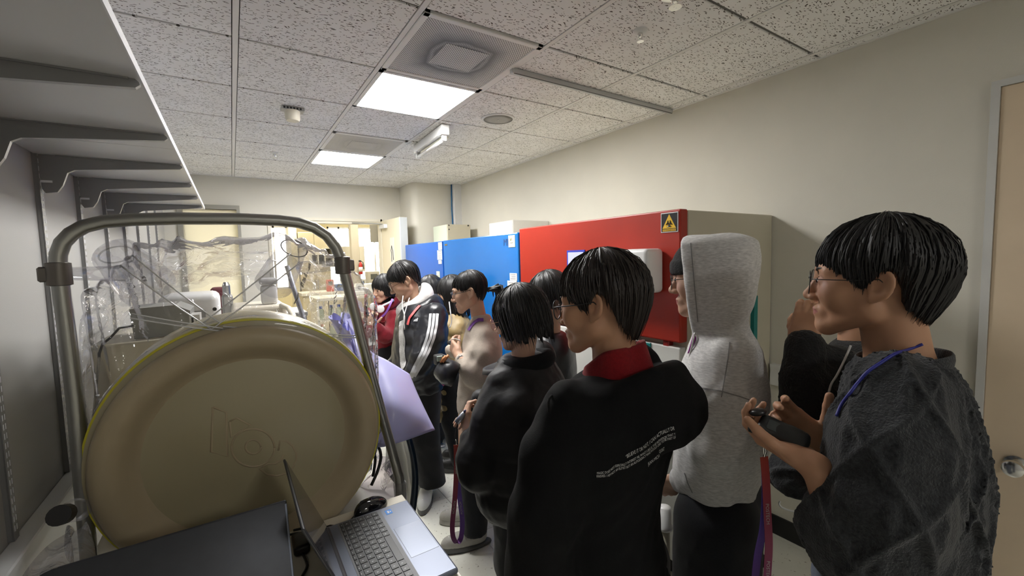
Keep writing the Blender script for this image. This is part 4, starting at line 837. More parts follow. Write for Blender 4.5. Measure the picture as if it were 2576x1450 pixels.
def loft(P, D, az, pw=2.4, rnd=.02):
    rt, fw = az_axes(az); z = np.clip(P[:,2], D[0,0], D[0,-1]); cx, cy, a, b = [np.interp(z, D[0], D[k]) for k in range(1,5)]
    dx, dy = P[:,0]-cx, P[:,1]-cy; u_ = (dx*rt[0]+dy*rt[1])/a; v_ = (dx*fw[0]+dy*fw[1])/b
    d = ((np.abs(u_)**pw+np.abs(v_)**pw)**(1/pw)-1)*np.minimum(a, b)*.95; dz = np.maximum(D[0,0]-P[:,2], P[:,2]-D[0,-1])
    return smax(d, dz, rnd)
def folds(P, amp, f, seed, axis=None):
    r = np.random.default_rng(seed); out = 0; f = f*2.5; amp = amp*.75
    for k in range(5):
        d = r.normal(size=3)
        if axis is not None: d = d-np.asarray(axis)*(d@np.asarray(axis))*.75
        d = d/np.linalg.norm(d)*f*(1+.55*k); e = r.normal(size=3)*f*.6; n = np.sin(P@d+1.8*np.sin(P@e+r.uniform(0,6))+r.uniform(0,6))
        out = out+((.62-np.abs(n))*1.5 if k%2 else n)/(1+.6*k)
    return amp*out*.5
# ---- materials of people
M_skin = mat('skin', (.47,.255,.155), .5, spec=.35, bump=.06, bscale=500, var=.05, vscale=25)
nt, b, N, L = nodes(M_skin); b.inputs['Subsurface Weight'].default_value = .12; b.inputs['Subsurface Radius'].default_value = (.012,.005,.003)
M_skin2 = mat('skin_fair', (.60,.37,.26), .5, spec=.35, bump=.05, bscale=500, var=.04, vscale=25)
nt, b, N, L = nodes(M_skin2); b.inputs['Subsurface Weight'].default_value = .12; b.inputs['Subsurface Radius'].default_value = (.012,.005,.003)
M_lip = mat('lips', (.42,.16,.14), .4); M_eye = mat('eye_white', (.6,.58,.55), .2); M_iris = mat('iris_dark', (.012,.008,.006), .1)
def mk_hair(name, c):
    m = mat(name, c, .36, spec=.5); nt, b, N, L = nodes(m); tc = N('TexCoord'); mp = N('Mapping'); mp.inputs['Scale'].default_value = (90,2.5,1); L(tc.outputs['UV'], mp.inputs[0])
    n = N('TexNoise', i_Scale=1.0, i_Detail=4.0); L(mp.outputs[0], n.inputs['Vector']); bp = N('Bump', i_Strength=.5, i_Distance=.004); L(n.outputs[0], bp.inputs['Height']); L(bp.outputs[0], b.inputs['Normal'])
    r = N('MapRange'); r.inputs[3].default_value = .36; r.inputs[4].default_value = .6; L(n.outputs[0], r.inputs[0]); L(r.outputs[0], b.inputs['Roughness']); return m
M_hair = mk_hair('black_hair', (.010,.009,.009)); M_hairb = mk_hair('brown_black_hair', (.018,.012,.010))
def cloth(name, c, rough=.9, bump=.35, bscale=700, var=.12, vscale=160, sheen=.15): return mat(name, c, rough, spec=.2, bump=bump, bscale=bscale, var=var, vscale=vscale, sheen=sheen)
M_blackcloth = cloth('black_sweat_fabric', (.0045,.0047,.0052), sheen=.0); M_redcloth = cloth('red_lining_fabric', (.22,.008,.012)); M_greycloth = mat('heather_grey_fabric', (.68,.67,.66), .9, spec=.2, bump=.3, bscale=500, var=.20, vscale=70, sheen=.15, stretch=(1,1,4))
M_knit = cloth('charcoal_knit', (.031,.033,.036), bump=.8, bscale=260, var=.35, vscale=120, sheen=.2); M_puff = mat('black_nylon', (.006,.006,.007), .58, spec=.3, bump=.2, bscale=60); M_puff2 = mat('blue_black_nylon', (.012,.013,.017), .38, spec=.45, bump=.25, bscale=50)
M_tan = mat('tan_nylon', (.34,.25,.11), .5, bump=.3, bscale=45); M_cream2 = cloth('cream_sweat_fabric', (.52,.45,.38), var=.08); M_maroon = cloth('maroon_fabric', (.19,.012,.02)); M_fleece = mat('black_fleece', (.008,.008,.008), .95, bump=1.0, bscale=180, sheen=.1)
M_denim = cloth('black_denim', (.016,.017,.02), bscale=900); M_jean = cloth('blue_grey_denim', (.12,.14,.19)); M_shoe = mat('white_sneaker', (.55,.56,.55), .5, bump=.2, bscale=90); M_sole = mat('sneaker_sole', (.10,.10,.10), .6); M_greyshoe = mat('grey_sneaker', (.34,.325,.30), .6, bump=.3, bscale=90)
def net_obj(name, fn, lo, hi, h, m, root, rel=1):
    V, F = nets(fn, lo, hi, h)
    if rel: V = relax(V, F, rel)
    return link(name, V, F, m, root, True)
# ---- heads
class Head:
    def __init__(s, c, az, pitch=0, roll=0, sc=1.0):
        s.c = np.asarray(c, float); rt, fw = az_axes(az); up = np.array([0,0,1.]); p = math.radians(pitch); f = fw*math.cos(p)-up*math.sin(p); u = up*math.cos(p)+fw*math.sin(p); r = math.radians(roll)
        s.R = np.stack([rt*math.cos(r)+u*math.sin(r), f, -rt*math.sin(r)+u*math.cos(r)], 1); s.sc = sc
    def w(s, p): return s.c+(np.asarray(p, float)*s.sc)@s.R.T
    def l(s, P): return (P-s.c)@s.R/s.sc
def head_sdf(q, male=True, eyes_open=True):
    X = np.abs(q[:,0]); Q = np.stack([X, q[:,1], q[:,2]], 1)
    d = ell(q, (0,-.012,.034), (.074,.096,.084)); d = smin(d, ell(q, (0,.030,-.005), (.062,.062,.075)), .03)
    d = smin(d, cap(Q, (.050,.000,-.055), (.012,.066,-.098), .024, .019), .035); d = smin(d, ell(q, (0,.070,-.094), (.022,.019,.017)), .02)
    d = smin(d, ell(Q, (.040,.056,-.024), (.027,.027,.030)), .025)                       # cheeks
    d = smin(d, cap(Q, (.004,.083,.026), (.044,.070,.024), .0105, .009), .02)               # brow
    d = smax(d, -sph(Q, (.031,.110,.004), .0225), .02)                                    # sockets
    d = smin(d, ell(Q, (.031,.0765,.003), (.0175,.0135,.0115)), .006)                      # lids
    d = smin(d, cap(q, (0,.084,.018), (0,.105,-.027), .0065, .0095), .012); d = smin(d, sph(q, (0,.1065,-.032), .0108), .006); d = smin(d, ell(Q, (.0115,.096,-.036), (.0085,.0105,.008)), .006)
    d = smin(d, ell(q, (0,.076,-.066), (.026,.017,.018)), .016)                            # muzzle
    d = smin(d, ell(q, (0,.0905,-.0615), (.022,.0065,.0052)), .005); d = smin(d, ell(q, (0,.0885,-.0720), (.0185,.0065,.0058)), .005)
    d = smax(d, -cap(Q, (0,.101,-.0668), (.022,.092,-.0668), .0016), .004)
    e = Q-np.array([.0790,-.016,-.001]); ca, sa = math.cos(.2), math.sin(.2); e = np.stack([e[:,0]-np.clip(-e[:,1], -.012, .03)*.45, e[:,1]*ca+e[:,2]*sa, -e[:,1]*sa+e[:,2]*ca], 1)
    ear = ell(e, (0,0,.001), (.0095,.0200,.0320)); ear = smax(ear, -ell(e, (.0115,.0015,.004), (.0115,.0140,.0235)), .0025)
    ear = smin(ear, ell(e, (.0015,-.0065,.002), (.0045,.0032,.016)), .0025); ear = smin(ear, ell(e, (.002,.0115,-.006), (.0055,.0045,.007)), .0025); ear = smin(ear, ell(e, (.001,.005,-.027), (.0048,.009,.010)), .004)
    d = smin(d, ear, .005)
    return d
def head_body(H, neck, male=True, nr=.054, hres=.0045):
    """head, face, ears and neck down into the collar as one surface"""
    nb = np.asarray(neck, float)
    def fn(P):
        q = H.l(P); d = head_sdf(q, male)*H.sc
        n = cap(P, H.w((0,-.030,-.035)), nb, nr*H.sc*.97, nr*1.06); n = smin(n, cap(P, nb, nb+np.array([0,0,-.05]), nr*1.05, nr*1.25), .02)
        return smin(d, n, .016)
    lo = np.minimum(H.c-.145, nb-np.array([.10,.10,.12])); hi = np.maximum(H.c+.145, nb+.1); V, F = nets(fn, lo, hi, hres); return V, F
def face_parts(H, root, open_=True, brows=True, hairm=None, mouth=False):
    for sx in (-1,1):
        if open_:
            e = MB().ball((0,0,0), (.0135,.0105,.0062), 14, 8); e.v = [tuple(H.w(np.array(p)+(sx*.031,.0805,.003))) for p in e.v]; eo = e.build('eye', M_eye, root, True)
            i = MB().ball((0,0,0), (.0058,.003,.0058), 12, 6); i.v = [tuple(H.w(np.array(p)+(sx*.031,.0895,.003))) for p in i.v]; i.build('iris', M_iris, eo, True)
            MB().tube([H.w((sx*(.031+.0155*math.cos(a)), .0875-.006*abs(math.cos(a)), .003+.0075*math.sin(a))) for a in np.linspace(.1,math.pi-.1,9)], .0013*H.sc, 5).build('lashes', M_iris, eo, True)
        else:
            MB().tube([H.w((sx*(.031+.0155*math.cos(a)), .0885-.006*abs(math.cos(a)), .002-.004*math.sin(a))) for a in np.linspace(.1,math.pi-.1,9)], .0013*H.sc, 5).build('lashes', M_iris, root, True)
        if brows: MB().tube([H.w((sx*(.012+.038*t), .0935-.018*t*t, .024+.006*math.sin(2.4*t))) for t in np.linspace(0,1,7)], [.0026*H.sc*(1-.6*abs(t-.4)) for t in np.linspace(0,1,7)], 6).build('eyebrow', hairm or M_hair, root, True)
def lips(V, H):
    q = H.l(V); return ((np.abs(q[:,0])/.024)**2+((q[:,2]+.0668)/.0115)**2 < 1) & (q[:,1] > .085)
# ---- hands
def rotx(v, a): c, s = math.cos(a), math.sin(a); return np.array([v[0], v[1]*c-v[2]*s, v[1]*s+v[2]*c])
class Hand:
    """wrist point, finger direction, back-of-hand direction, side: +1 thumb towards local +X"""
    def __init__(s, wrist, fdir, back, side=1, curl=(.3,.4,.3), spread=.06, thumb=(.7,.3), sc=1.0, curls=None, fore=None):
        y = np.asarray(fdir, float); y /= np.linalg.norm(y); z = np.asarray(back, float); z = z-y*(z@y); z /= np.linalg.norm(z); x = np.cross(y, z)*side
        s.o = np.asarray(wrist, float); s.A = np.stack([x,y,z], 1); s.sc = sc; s.segs = []; s.fore = fore
        for i, (bx, by, ls, r) in enumerate(((.027,.090,(.040,.025,.020),.0086),(.009,.094,(.044,.029,.021),.0088),(-.009,.091,(.041,.027,.020),.0084),(-.026,.084,(.032,.020,.018),.0074))):
            cu = (curls[i] if curls else curl); p = np.array([bx,by,0.]); a = 0; pts = [p]; sp = (1.2-i*.8)*spread
            for L_, c in zip(ls, cu):
                a -= c; dv = rotx(np.array([math.sin(sp),math.cos(sp),0]), a); p = p+dv*L_; pts.append(p)
            s.segs.append((pts, [r*1.05, r, r*.92, r*.78]))
        a, b_ = thumb; p = np.array([.024,.022,-.006]); pts = [p]; d0 = np.array([math.sin(a),math.cos(a),-.35]); d0 /= np.linalg.norm(d0); d1 = np.array([math.sin(a-b_),math.cos(a-b_),-.35-b_*.5]); d1 /= np.linalg.norm(d1)
        for L_, dv in ((.042,d0),(.031,(d0+d1)/2),(.026,d1)): p = p+dv*L_; pts.append(p)
        s.segs.append((pts, [.0135,.0112,.0102,.0085]))
    def w(s, p): return s.o+s.A@(np.asarray(p, float)*s.sc)
    def sdf(s, P):
        q = (P-s.o)@s.A/s.sc
        d = rbox(q, (0,.052,-.002), (.037,.044,.0125), .0115); d = smin(d, ell(q, (.022,.030,-.010), (.018,.030,.014)), .012); d = smin(d, ell(q, (-.024,.035,-.008), (.014,.034,.012)), .01)
        d = smin(d, cap(q, (0,-.02,0), (0,.02,0), .024, .022), .022)
        fg = None
        for pts, rs in s.segs:
            c = chain(q, pts, rs, .004); d = smin(d, c, .0065) if fg is None else smin(d, c, .006); fg = 1
        d = d*s.sc
        if s.fore is not None: d = smin(d, cap(P, s.w((0,-.01,0)), s.fore, .0235*s.sc, .037*s.sc), .015)
        return d
    def mesh(s, h=.0036):
        pts = np.array([s.w(p) for sg in s.segs for p in sg[0]]+[s.w((0,-.03,0))]+([s.fore] if s.fore is not None else [])); return nets(s.sdf, pts.min(0)-.045, pts.max(0)+.045, h)
    def nails(s, root, body):
        for pts, rs in s.segs:
            a, b_ = pts[-2], pts[-1]; d = (b_-a)/np.linalg.norm(b_-a); up = np.cross(np.array([1.,0,0]), d) if abs(d[0]) < .9 else np.array([0,0,1.]); 
def body_obj(root, blocks, m=None, H=None, core=None):
    VV, FF, o = [], [], 0
    if core is not None: blocks = blocks+[core]
    for V, F in blocks: VV.append(V); FF.append(F+o); o += len(V)
    V = np.concatenate(VV); F = np.concatenate(FF); b_ = link('body', V, F, [m or M_skin, M_lip], root, True)
    if H is not None:
        mk_ = lips(V, H); fm = mk_[F].all(1); mi = np.zeros(len(F), np.int32); mi[fm] = 1; b_.data.polygons.foreach_set('material_index', mi)
    return b_
def core_mesh(neck, hip, feet, arms=()):
    nk, hp = np.asarray(neck, float), np.asarray(hip, float)
    def fn(P):
        d = smin(cap(P, nk+np.array([0,0,-.03]), hp, .045, .07), cap(P, nk+np.array([0,0,-.16]), nk+np.array([0,0,-.20]), .06), .05)
        for k, f in enumerate(feet): d = smin(d, cap(P, hp+(np.asarray(f)-hp)*np.array([.7,.7,.05]), np.asarray(f)+np.array([0,0,.06]), .055, .033), .03)
        for pts in arms: d = smin(d, chain(P, pts, [.036]+[.030]*(len(pts)-1), .02), .03)
        return d
    pts = np.array([nk, hp]+[np.asarray(f) for f in feet]+[p for a in arms for p in a]); lo = pts.min(0)-.13; lo[2] = max(lo[2], .0); return nets(fn, lo, pts.max(0)+.13, .024)
# ---- hair
def hair(root, H, name='hair', m=None, vol=.012, fringe=.005, side=.04, back=.11, n=260, seed=1, long_=None, jag=.008, pull=.030, behind=.045, lw=.0024, whorl=-.02, front=.5):
    m = m or M_hair; r = np.random.default_rng(seed); C0 = np.array([0,-.011,.034]); BX, BY, BZ = .0775, .0985, .0865
    ks = [0,.62,.95,1.25,1.42,1.60,1.80,2.05,2.5,math.pi]; vs_ = [fringe,fringe,fringe*.6+side*.3,side,side*.9,.002,.004,behind,back*.95,back]
    if long_: ks, vs_ = [0,.5,.8,1.1,1.5,math.pi], [fringe,fringe,long_*.55,long_*.85,long_,long_]
    def pt(ph, s, off=0.0, dl=0.0):
        c, sn = math.cos(ph), math.sin(ph); a = abs(math.atan2(sn, c)); L_ = max(float(np.interp(a, ks, vs_))+dl, -.04); arc = .155; t = s*(arc+L_); th = min(t, arc)/arc*math.pi/2; dr = max(0.0, t-arc)
        e = min(1.0, max(0.0, (s-.45)/.55)); e = e*e*(3-2*e); bk = max(0.0, -c); fr = max(0.0, c)
        v = vol*(1-fr*(1-front)*math.sin(th))*(1-(.35*bk+.62*(1-bk))*e*(0 if long_ else 1))
        d = np.array([math.sin(th)*sn*(BX+v), math.sin(th)*c*(BY+v), math.cos(th)*(BZ+v)]); d[1] += whorl*math.cos(th)**2*.3
        nrm = d/np.array([BX,BY,BZ])**2; nrm /= np.linalg.norm(nrm)+1e-9; p = C0+d+nrm*(off+.0014*math.sin(41*ph+6*s)+.0011*math.sin(97*ph-9*s)+.0016*math.sin(13*ph+4*s))
        if dr > 0:
            inw = (pull*bk*(dr/.11)**1.7+.012*(1-bk)*(dr/.04 if not fr > .6 else dr/.12)) if not long_ else (.10*dr*(1-2*bk*.5) if dr < .09 else .009)
            p = p+np.array([-sn*inw, -c*inw, -dr])
        return p
    nu, nv = 96, 24; vs = []; uv = []
    for j in range(nv+1):
        for i in range(nu):
            ph = 2*math.pi*i/nu; dj = jag*.5*(math.sin(9*ph+seed)+math.sin(23*ph)+.8*math.sin(47*ph+2))
            p = pt(ph, j/(nv-1), 0, dj) if j < nv else pt(ph, 1.0, -.014, dj-.003)
            vs.append(H.w(p)); uv.append((i/nu, j/nv))
    fs = [(j*nu+i, j*nu+(i+1)%nu, (j+1)*nu+(i+1)%nu, (j+1)*nu+i) for j in range(nv) for i in range(nu)]
    mb = MB().add(vs, fs)
    for k in range(n):
        ph = r.uniform(0, 2*math.pi); s0 = r.uniform(.02,.6); dphi = r.normal()*.12; dl = r.normal()*jag+jag*.3; off = r.uniform(.0003,.0030); ss = np.linspace(s0, 1.0, 7); w0 = lw*r.uniform(.5,1.3)*H.sc
        P = [H.w(pt(ph+dphi*(s-s0), s, off*math.sin(math.pi*min(1,(s-s0)/(1-s0)*.8+.2)), dl)) for s in ss]
        mb.tube(P, [w0*.2,w0*.8,w0,w0,w0*.9,w0*.65,w0*.1], 3, False, ell=.6)
        for j in range(7):
            for q in range(3): uv.append((ph/6.283, ss[j]))
    o = mb.build(name, m, root, True); ul = o.data.uv_layers.new(name='UV'); li = np.zeros(len(o.data.loops), np.int32); o.data.loops.foreach_get('vertex_index', li); ul.data.foreach_set('uv', np.array(uv, np.float32)[li].ravel())
    return o
# ---- glasses
def glasses(root, H, fm=None, rx=.0255, rz=.021, y=.1045, thick=.0013, lens=(.8,.8,.85), metal=False, tint=.06, zc=.0):
    fm = fm or M_black; g = MB().tube([H.w((t*.012, y+.002, zc+.008+.004*(1-t*t))) for t in np.linspace(-1,1,6)], thick*H.sc, 6).build('glasses_bridge', fm, root, True); g.name = 'glasses'
    for sx in (-1,1):
        MB().tube([H.w((sx*.034+rx*math.cos(a), y-.010*abs(sx*.034+rx*math.cos(a))*abs(sx*.034+rx*math.cos(a))/.0036*.4, zc+rz*math.copysign(abs(math.sin(a))**.8, math.sin(a)))) for a in np.linspace(0,2*math.pi,28)], thick*H.sc, 6).build('rim', fm, g, True)
        vs = [H.w((sx*.034, y-.001, zc))]+[H.w((sx*.034+rx*.97*math.cos(a), y-.001-.010*abs(sx*.034+rx*math.cos(a))**2/.0036*.4, zc+rz*.97*math.copysign(abs(math.sin(a))**.8, math.sin(a)))) for a in np.linspace(0,2*math.pi,25)[:-1]]
        MB().add(vs, [(0,i+1,(i+1)%24+1) for i in range(24)]).build('lens', M_lens, g, True)
        MB().tube([H.w((sx*.0595, y-.004, zc+.008)), H.w((sx*.070, y-.02, zc+.009)), H.w((sx*.0765, .03, zc+.010)), H.w((sx*.080, -.012, zc+.014)), H.w((sx*.079, -.032, zc-.004))], thick*1.0*H.sc, 6).build('temple', fm, g, True)
        MB().ball(H.w((sx*.010, y-.012, zc-.004)), .003*H.sc, 8, 6).build('nose_pad', M_strap, g, True)
    return g
M_lens = film_mat('lens_glass', (.86,.84,.92,1), .0, .02, .0, 5.0)
def ribbon(name, pts, wd, m, root=None, nvec=None, thick=.0012, uv=False):
    """flat band along pts; wd along nvec"""
    P = [np.asarray(p, float) for p in pts]; out = []
    for i in range(len(P)-1):
        p0, p1, p2, p3 = P[max(i-1,0)], P[i], P[i+1], P[min(i+2,len(P)-1)]
        for t in np.linspace(0,1,7)[:-1]: out.append(.5*((2*p1)+(-p0+p2)*t+(2*p0-5*p1+4*p2-p3)*t*t+(-p0+3*p1-3*p2+p3)*t**3))
    out.append(P[-1]); nv = nvec if callable(nvec) else (lambda s: np.asarray(nvec, float)); vs = []; n = len(out)
    for i, p in enumerate(out):
        t = out[min(i+1,n-1)]-out[max(i-1,0)]; t /= np.linalg.norm(t)+1e-9; v = nv(i/(n-1)); v = v-t*(v@t); v /= np.linalg.norm(v)+1e-9; k = np.cross(t, v)
        for a, b_ in ((-1,-1),(1,-1),(1,1),(-1,1)): vs.append(p+v*a*wd/2+k*b_*thick/2)
    fs = [(i*4+k, i*4+(k+1)%4, (i+1)*4+(k+1)%4, (i+1)*4+k) for i in range(n-1) for k in range(4)]+[(3,2,1,0),((n-1)*4,(n-1)*4+1,(n-1)*4+2,(n-1)*4+3)]
    o = MB().add(vs, fs).build(name, m, root, False)
    ul = o.data.uv_layers.new(name='UV'); li = np.zeros(len(o.data.loops), np.int32); o.data.loops.foreach_get('vertex_index', li); ul.data.foreach_set('uv', np.stack([(li%4 > 0)*(li%4 < 3)*1.0, (li//4)/(n-1)], 1).astype(np.float32).ravel())
    return o, out
def shoe(root, c, az, m, sole, L_=.28):
    rt, fw = az_axes(az); c = np.asarray(c, float); A = np.stack([rt, fw, [0,0,1.]], 1)
    def up_(P):
        q = (P-c)@A; d = ell(q, (0,.03,.045), (.046,.125,.05)); d = smin(d, ell(q, (0,-.06,.065), (.040,.06,.06)), .03); d = smax(d, -(q[:,2]-.022), .006); return smax(d, q[:,2]-.115, .01)+.0018*np.sin(q[:,1]*90)*(q[:,2] > .04)
    o = net_obj('shoe', up_, c+(-.16,-.16,-.01), c+(.16,.16,.14), .008, m, root)
    def so_(P): q = (P-c)@A; d = ell(q, (0,.005,.0), (.050,.150,.2)); d = smax(d, q[:,2]-.030-.012*np.sin(q[:,1]*9), .006); return smax(d, -q[:,2]+.001, .003)
    net_obj('sole', so_, c+(-.17,-.17,-.012), c+(.17,.17,.06), .008, sole, o)
    mb = MB()
    for k in range(4): y = .035+.022*k; mb.tube([c+A@np.array([-.026,y,.078-.10*(y-.035)*1.3]), c+A@np.array([0,y+.004,.092-.10*(y-.035)*1.3]), c+A@np.array([.026,y,.078-.10*(y-.035)*1.3])], .003, 5)
    l = mb.build('laces', M_whiteplastic, o, True); l['kind'] = 'stuff'
    return o
def trousers(root, hip, feet, m, az, name='trousers', r=(.12,.095,.085), h=.012, knee_fwd=.03, seed=3, top=.05, hem=.055):
    rt, fw = az_axes(az); hip = np.asarray(hip, float); pts = []
    for k, f in enumerate(feet):
        f = np.asarray(f, float); s = -1 if k == 0 else 1; a = hip+rt*s*.085; an = np.array([f[0],f[1],.05])-fw*.05; kn = (a+an)/2+fw*knee_fwd; pts.append((a, kn, an))
    def fn(P):
        d = loft(P, dense([[hip[2]-.16,hip[0],hip[1],.155,.115],[hip[2]-.06,hip[0],hip[1],.16,.115],[hip[2]+top,hip[0],hip[1],.13,.09]], 12), az)
        for a, kn, an in pts: d = smin(d, chain(P, (a, kn, an), r, .03), .035)
        return smax(d+folds(P, .006, 16, seed, (0,0,1)), hem-P[:,2], .006)
    al = np.array([p for q in pts for p in q]+[hip+np.array([0,0,.16])]); return net_obj(name, fn, al.min(0)-.2, al.max(0)+.2, h, m, root)
# ------------------------------------------------------------------ surface placement (points of a garment seen at a pixel)
def bvh(o):
    off = wloc(o); vs = [v.co+off for v in o.data.vertices]; return BVHTree.FromPolygons(vs, [tuple(p.vertices) for p in o.data.polygons])
def hit(B, px, py, off=.002):
    d = Vector(ray(px, py)).normalized(); h = B.ray_cast(Vector(CC), d)
    if h[0] is None:
        h = B.find_nearest(Vector(hor(px, py, 1.2)))
    n = np.array(h[1]); n = n if n@np.array(d) < 0 else -n
    return np.array(h[0])+n*off, n
def text_on(B, body, base, cap_px, m, root, name='printed_text', bold=.0):
    v, f = text_mesh(body, 1.0, bold=bold); L_ = v[:,0].max(); pts = np.array(base, float); seg = np.r_[0, np.cumsum(np.linalg.norm(np.diff(pts, axis=0), axis=1))]; tot = seg[-1]; out = []
    for p in v:
        s = p[0]/L_*tot; x = np.interp(s, seg, pts[:,0]); y = np.interp(s, seg, pts[:,1]); i = min(np.searchsorted(seg, s, 'right')-1, len(pts)-2); i = max(i, 0)
        out.append(hit(B, x-p[1]/.72*cap_px*.12, y-p[1]/.72*cap_px, .0025)[0])
    o = MB().add(out, f).build(name, m, root); o['kind'] = 'stuff'; return o
def band_on(B, pxs, wd, m, root, name, off=.003):
    a_ = np.array(pxs, float); pxs = [tuple(a_[i]*(1-t)+a_[i+1]*t) for i in range(len(a_)-1) for t in (0,.34,.67)]+[tuple(a_[-1])]
    H_ = [hit(B, x, y, off) for x, y in pxs]; P = [h[0] for h in H_]; Nn = np.array([h[1] for h in H_])
    def nv(s):
        k = s*(len(P)-1); i = min(int(k), len(P)-2); n = Nn[i]*(1-(k-i))+Nn[i+1]*(k-i); t = P[i+1]-P[i]; return np.cross(n, t)
    return ribbon(name, P, wd, m, root, nv)[0]
def grad_mat(name, c0, c1, c2):
    m = mat(name, c0, .6); nt, b, N, L = nodes(m); tc = N('TexCoord'); sp = N('SeparateXYZ'); L(tc.outputs['UV'], sp.inputs[0]); rp = N('ValToRGB'); e = rp.color_ramp.elements
    e[0].color = c0+(1,); e[1].color = c2+(1,); k = e.new(.5); k.color = c1+(1,); L(sp.outputs[1], rp.inputs[0]); L(rp.outputs[0], b.inputs['Base Color']); return m
M_lany = grad_mat('lanyard_red_to_violet', (.42,.05,.03), (.16,.03,.16), (.10,.10,.55)); M_lanyp = mat('lanyard_purple', (.17,.05,.30), .6); M_lanyr = mat('lanyard_coral', (.62,.10,.10), .6); M_white_print = mat('white_print', (.55,.55,.54), .8)
M_wire = mat('white_wire', (.72,.72,.70), .4); M_device = mat('receiver_black', (.015,.016,.017), .4, bump=.1, bscale=400)
def flat_text(body, size, m, origin, xa, ya, parent, name='printed_text'):
    v, f = text_mesh(body, size); xa = np.asarray(xa, float); ya = np.asarray(ya, float); o = MB().add([np.asarray(origin)+xa*p[0]+ya*p[1] for p in v], f).build(name, m, parent); o['kind'] = 'stuff'; return o
UP = np.array([0,0,1.])
def arm_fn(P, pts, rs, amp=.004, f=22, seed=2, k=.02): return chain(P, pts, rs, k)+folds(P, amp, f, seed)
def bounds(rings, extra, pad=.12):
    R = np.array(rings); w_ = max(R[:,3].max(), R[:,4].max()); lo = np.array([R[:,1].min()-w_, R[:,2].min()-w_, R[:,0].min()]); hi = np.array([R[:,1].max()+w_, R[:,2].max()+w_, R[:,0].max()])
    for e in extra: lo = np.minimum(lo, np.asarray(e)-.07); hi = np.maximum(hi, np.asarray(e)+.07)
    return lo-pad*.35, hi+pad*.35
# ================================================================== man in black hoodie
rho, az = 1.10, -10; rt, fw = az_axes(az)
N8 = hor(1548,930,1.12); H8 = Head(hor(1508,768,1.10), -28, 6, -2, 1.0)
p8 = thing('person', (N8[0],N8[1],0), 'person with short black hair in a black hoodie with red lining and white back print', 'person')
rg = [ring(1480,1630,925,1.12,az,.75), ring(1425,1690,965,1.12,az), ring(1395,1703,1010,rho,az), ring(1385,1705,1060,rho,az), ring(1380,1694,1143,rho,az), ring(1385,1668,1243,rho,az), ring(1388,1664,1320,rho,az), ring(1388,1675,1400,rho,az), ring(1380,1692,1480,rho,az), ring(1378,1695,1640,rho,az)]
D8 = dense(rg); c8 = np.array([D8[1,30],D8[2,30],0]); 
la = [hor(1436,1035,1.00), hor(1398,1150,.96), hor(1368,1290,.93), hor(1352,1430,.93), hor(1348,1560,.95)]
ra = [np.array([*(c8+rt*.15)[:2],1.33]), np.array([*(c8+rt*.165+fw*.06)[:2],1.08]), np.array([*(c8+rt*.05+fw*.24)[:2],1.04])]
hc = N8+fw*(-.015)+UP*(-.045)
def f8(P):
    d = loft(P, D8, az, 2.3)+folds(P, .006, 13, 5, (0,0,1))
    d = smin(d, arm_fn(P, la, [.072,.078,.078,.074,.062], .006, 17, 4), .03); d = smin(d, arm_fn(P, ra, [.07,.068,.05]), .03)
    q = P-hc; x, y, z = q@rt, q@fw, q[:,2]; y2 = y+.01
    zt = z-.10*np.clip(-y2/.12,-1,1)*.55+.015
    tor = np.sqrt((np.sqrt((x/1.06)**2+(y2/1.02)**2)-.105)**2+(zt*.85)**2)-.040
    lobe = ell(np.stack([x,y,z],1), (.03,-.115,-.045), (.145,.075,.085))
    d = smin(d, smin(tor, lobe, .05)+folds(P, .004, 20, 9), .022)
    return smax(d, -cap(P, hc+UP*.0, hc+UP*.2, .066, .09), .012)
lo, hi = bounds(rg, la+ra+[hc+UP*.16]); hoodie8 = net_obj('hoodie', f8, lo, hi, .0078, M_blackcloth, p8, 2)
def red_fn(u_, v_):
    a = 2*math.pi*u_; bk = (1-math.cos(a))/2; top = -.005+.085*bk**.8; r = .076+.022*(1-v_)+.004*math.sin(5*a); z = -.045+v_*(top+.045); z += .006*math.sin(3*a+1)*v_
    return N8+rt*math.sin(a)*r*1.08+fw*(math.cos(a)*r*1.05-.008-.02*bk*v_*-1)+UP*z
o = MB().grid(red_fn, 64, 10, True).build('hood_lining', M_redcloth, hoodie8, True); sm = o.modifiers.new('thick','SOLIDIFY'); sm.thickness = .018; sm.offset = 1
B8 = bvh(hoodie8)
S5 = lambda pts: [(1480+x/9.665, 1080+y/9.665) for x, y in pts]
text_on(B8, '\u201cBELIEVE IT OR NOT, I CAN ACTUALLY DR', S5([(895,715),(1000,650),(1315,492),(1500,345),(1740,140),(1990,30),(2080,15)]), 9.5, M_white_print, hoodie8)
text_on(B8, 'MAGIC DOES NOT ESPECIALLY INTEREST ME, WHAT I LIKE IS THE INTUITION THAT T', S5([(200,1088),(470,1062),(650,912),(860,878),(1210,690),(1510,480),(1750,270),(1925,180),(2100,140)]), 6.2, M_white_print, hoodie8)
text_on(B8, 'FINISHED. I AM NOT AN ELITIST BUT AN AUTODIDACT WHO WOULD LIKE TO BE PART OF', S5([(190,1165),(500,1140),(710,985),(910,950),(1230,770),(1450,610),(1660,430),(1850,275),(2110,215)]), 6.2, M_white_print, hoodie8)
text_on(B8, 'JEAN-MICH', S5([(1435,885),(1720,660)]), 8.5, M_white_print, hoodie8); text_on(B8, 'QUIAT', S5([(1720,565),(1845,490)]), 8.5, M_white_print, hoodie8)
cable('drawstring', [hit(B8,1392,965,.004)[0], hit(B8,1390,1000,.006)[0], hit(B8,1386,1040,.008)[0]], .0032, M_blackcloth, hoodie8)
V, F = head_body(H8, N8+UP*(-.02), hres=.0034); hip8 = np.array([c8[0],c8[1],.80]); feet8 = [hip8-rt*.1, hip8+rt*.1]; feet8 = [np.array([f[0],f[1],0]) for f in feet8]
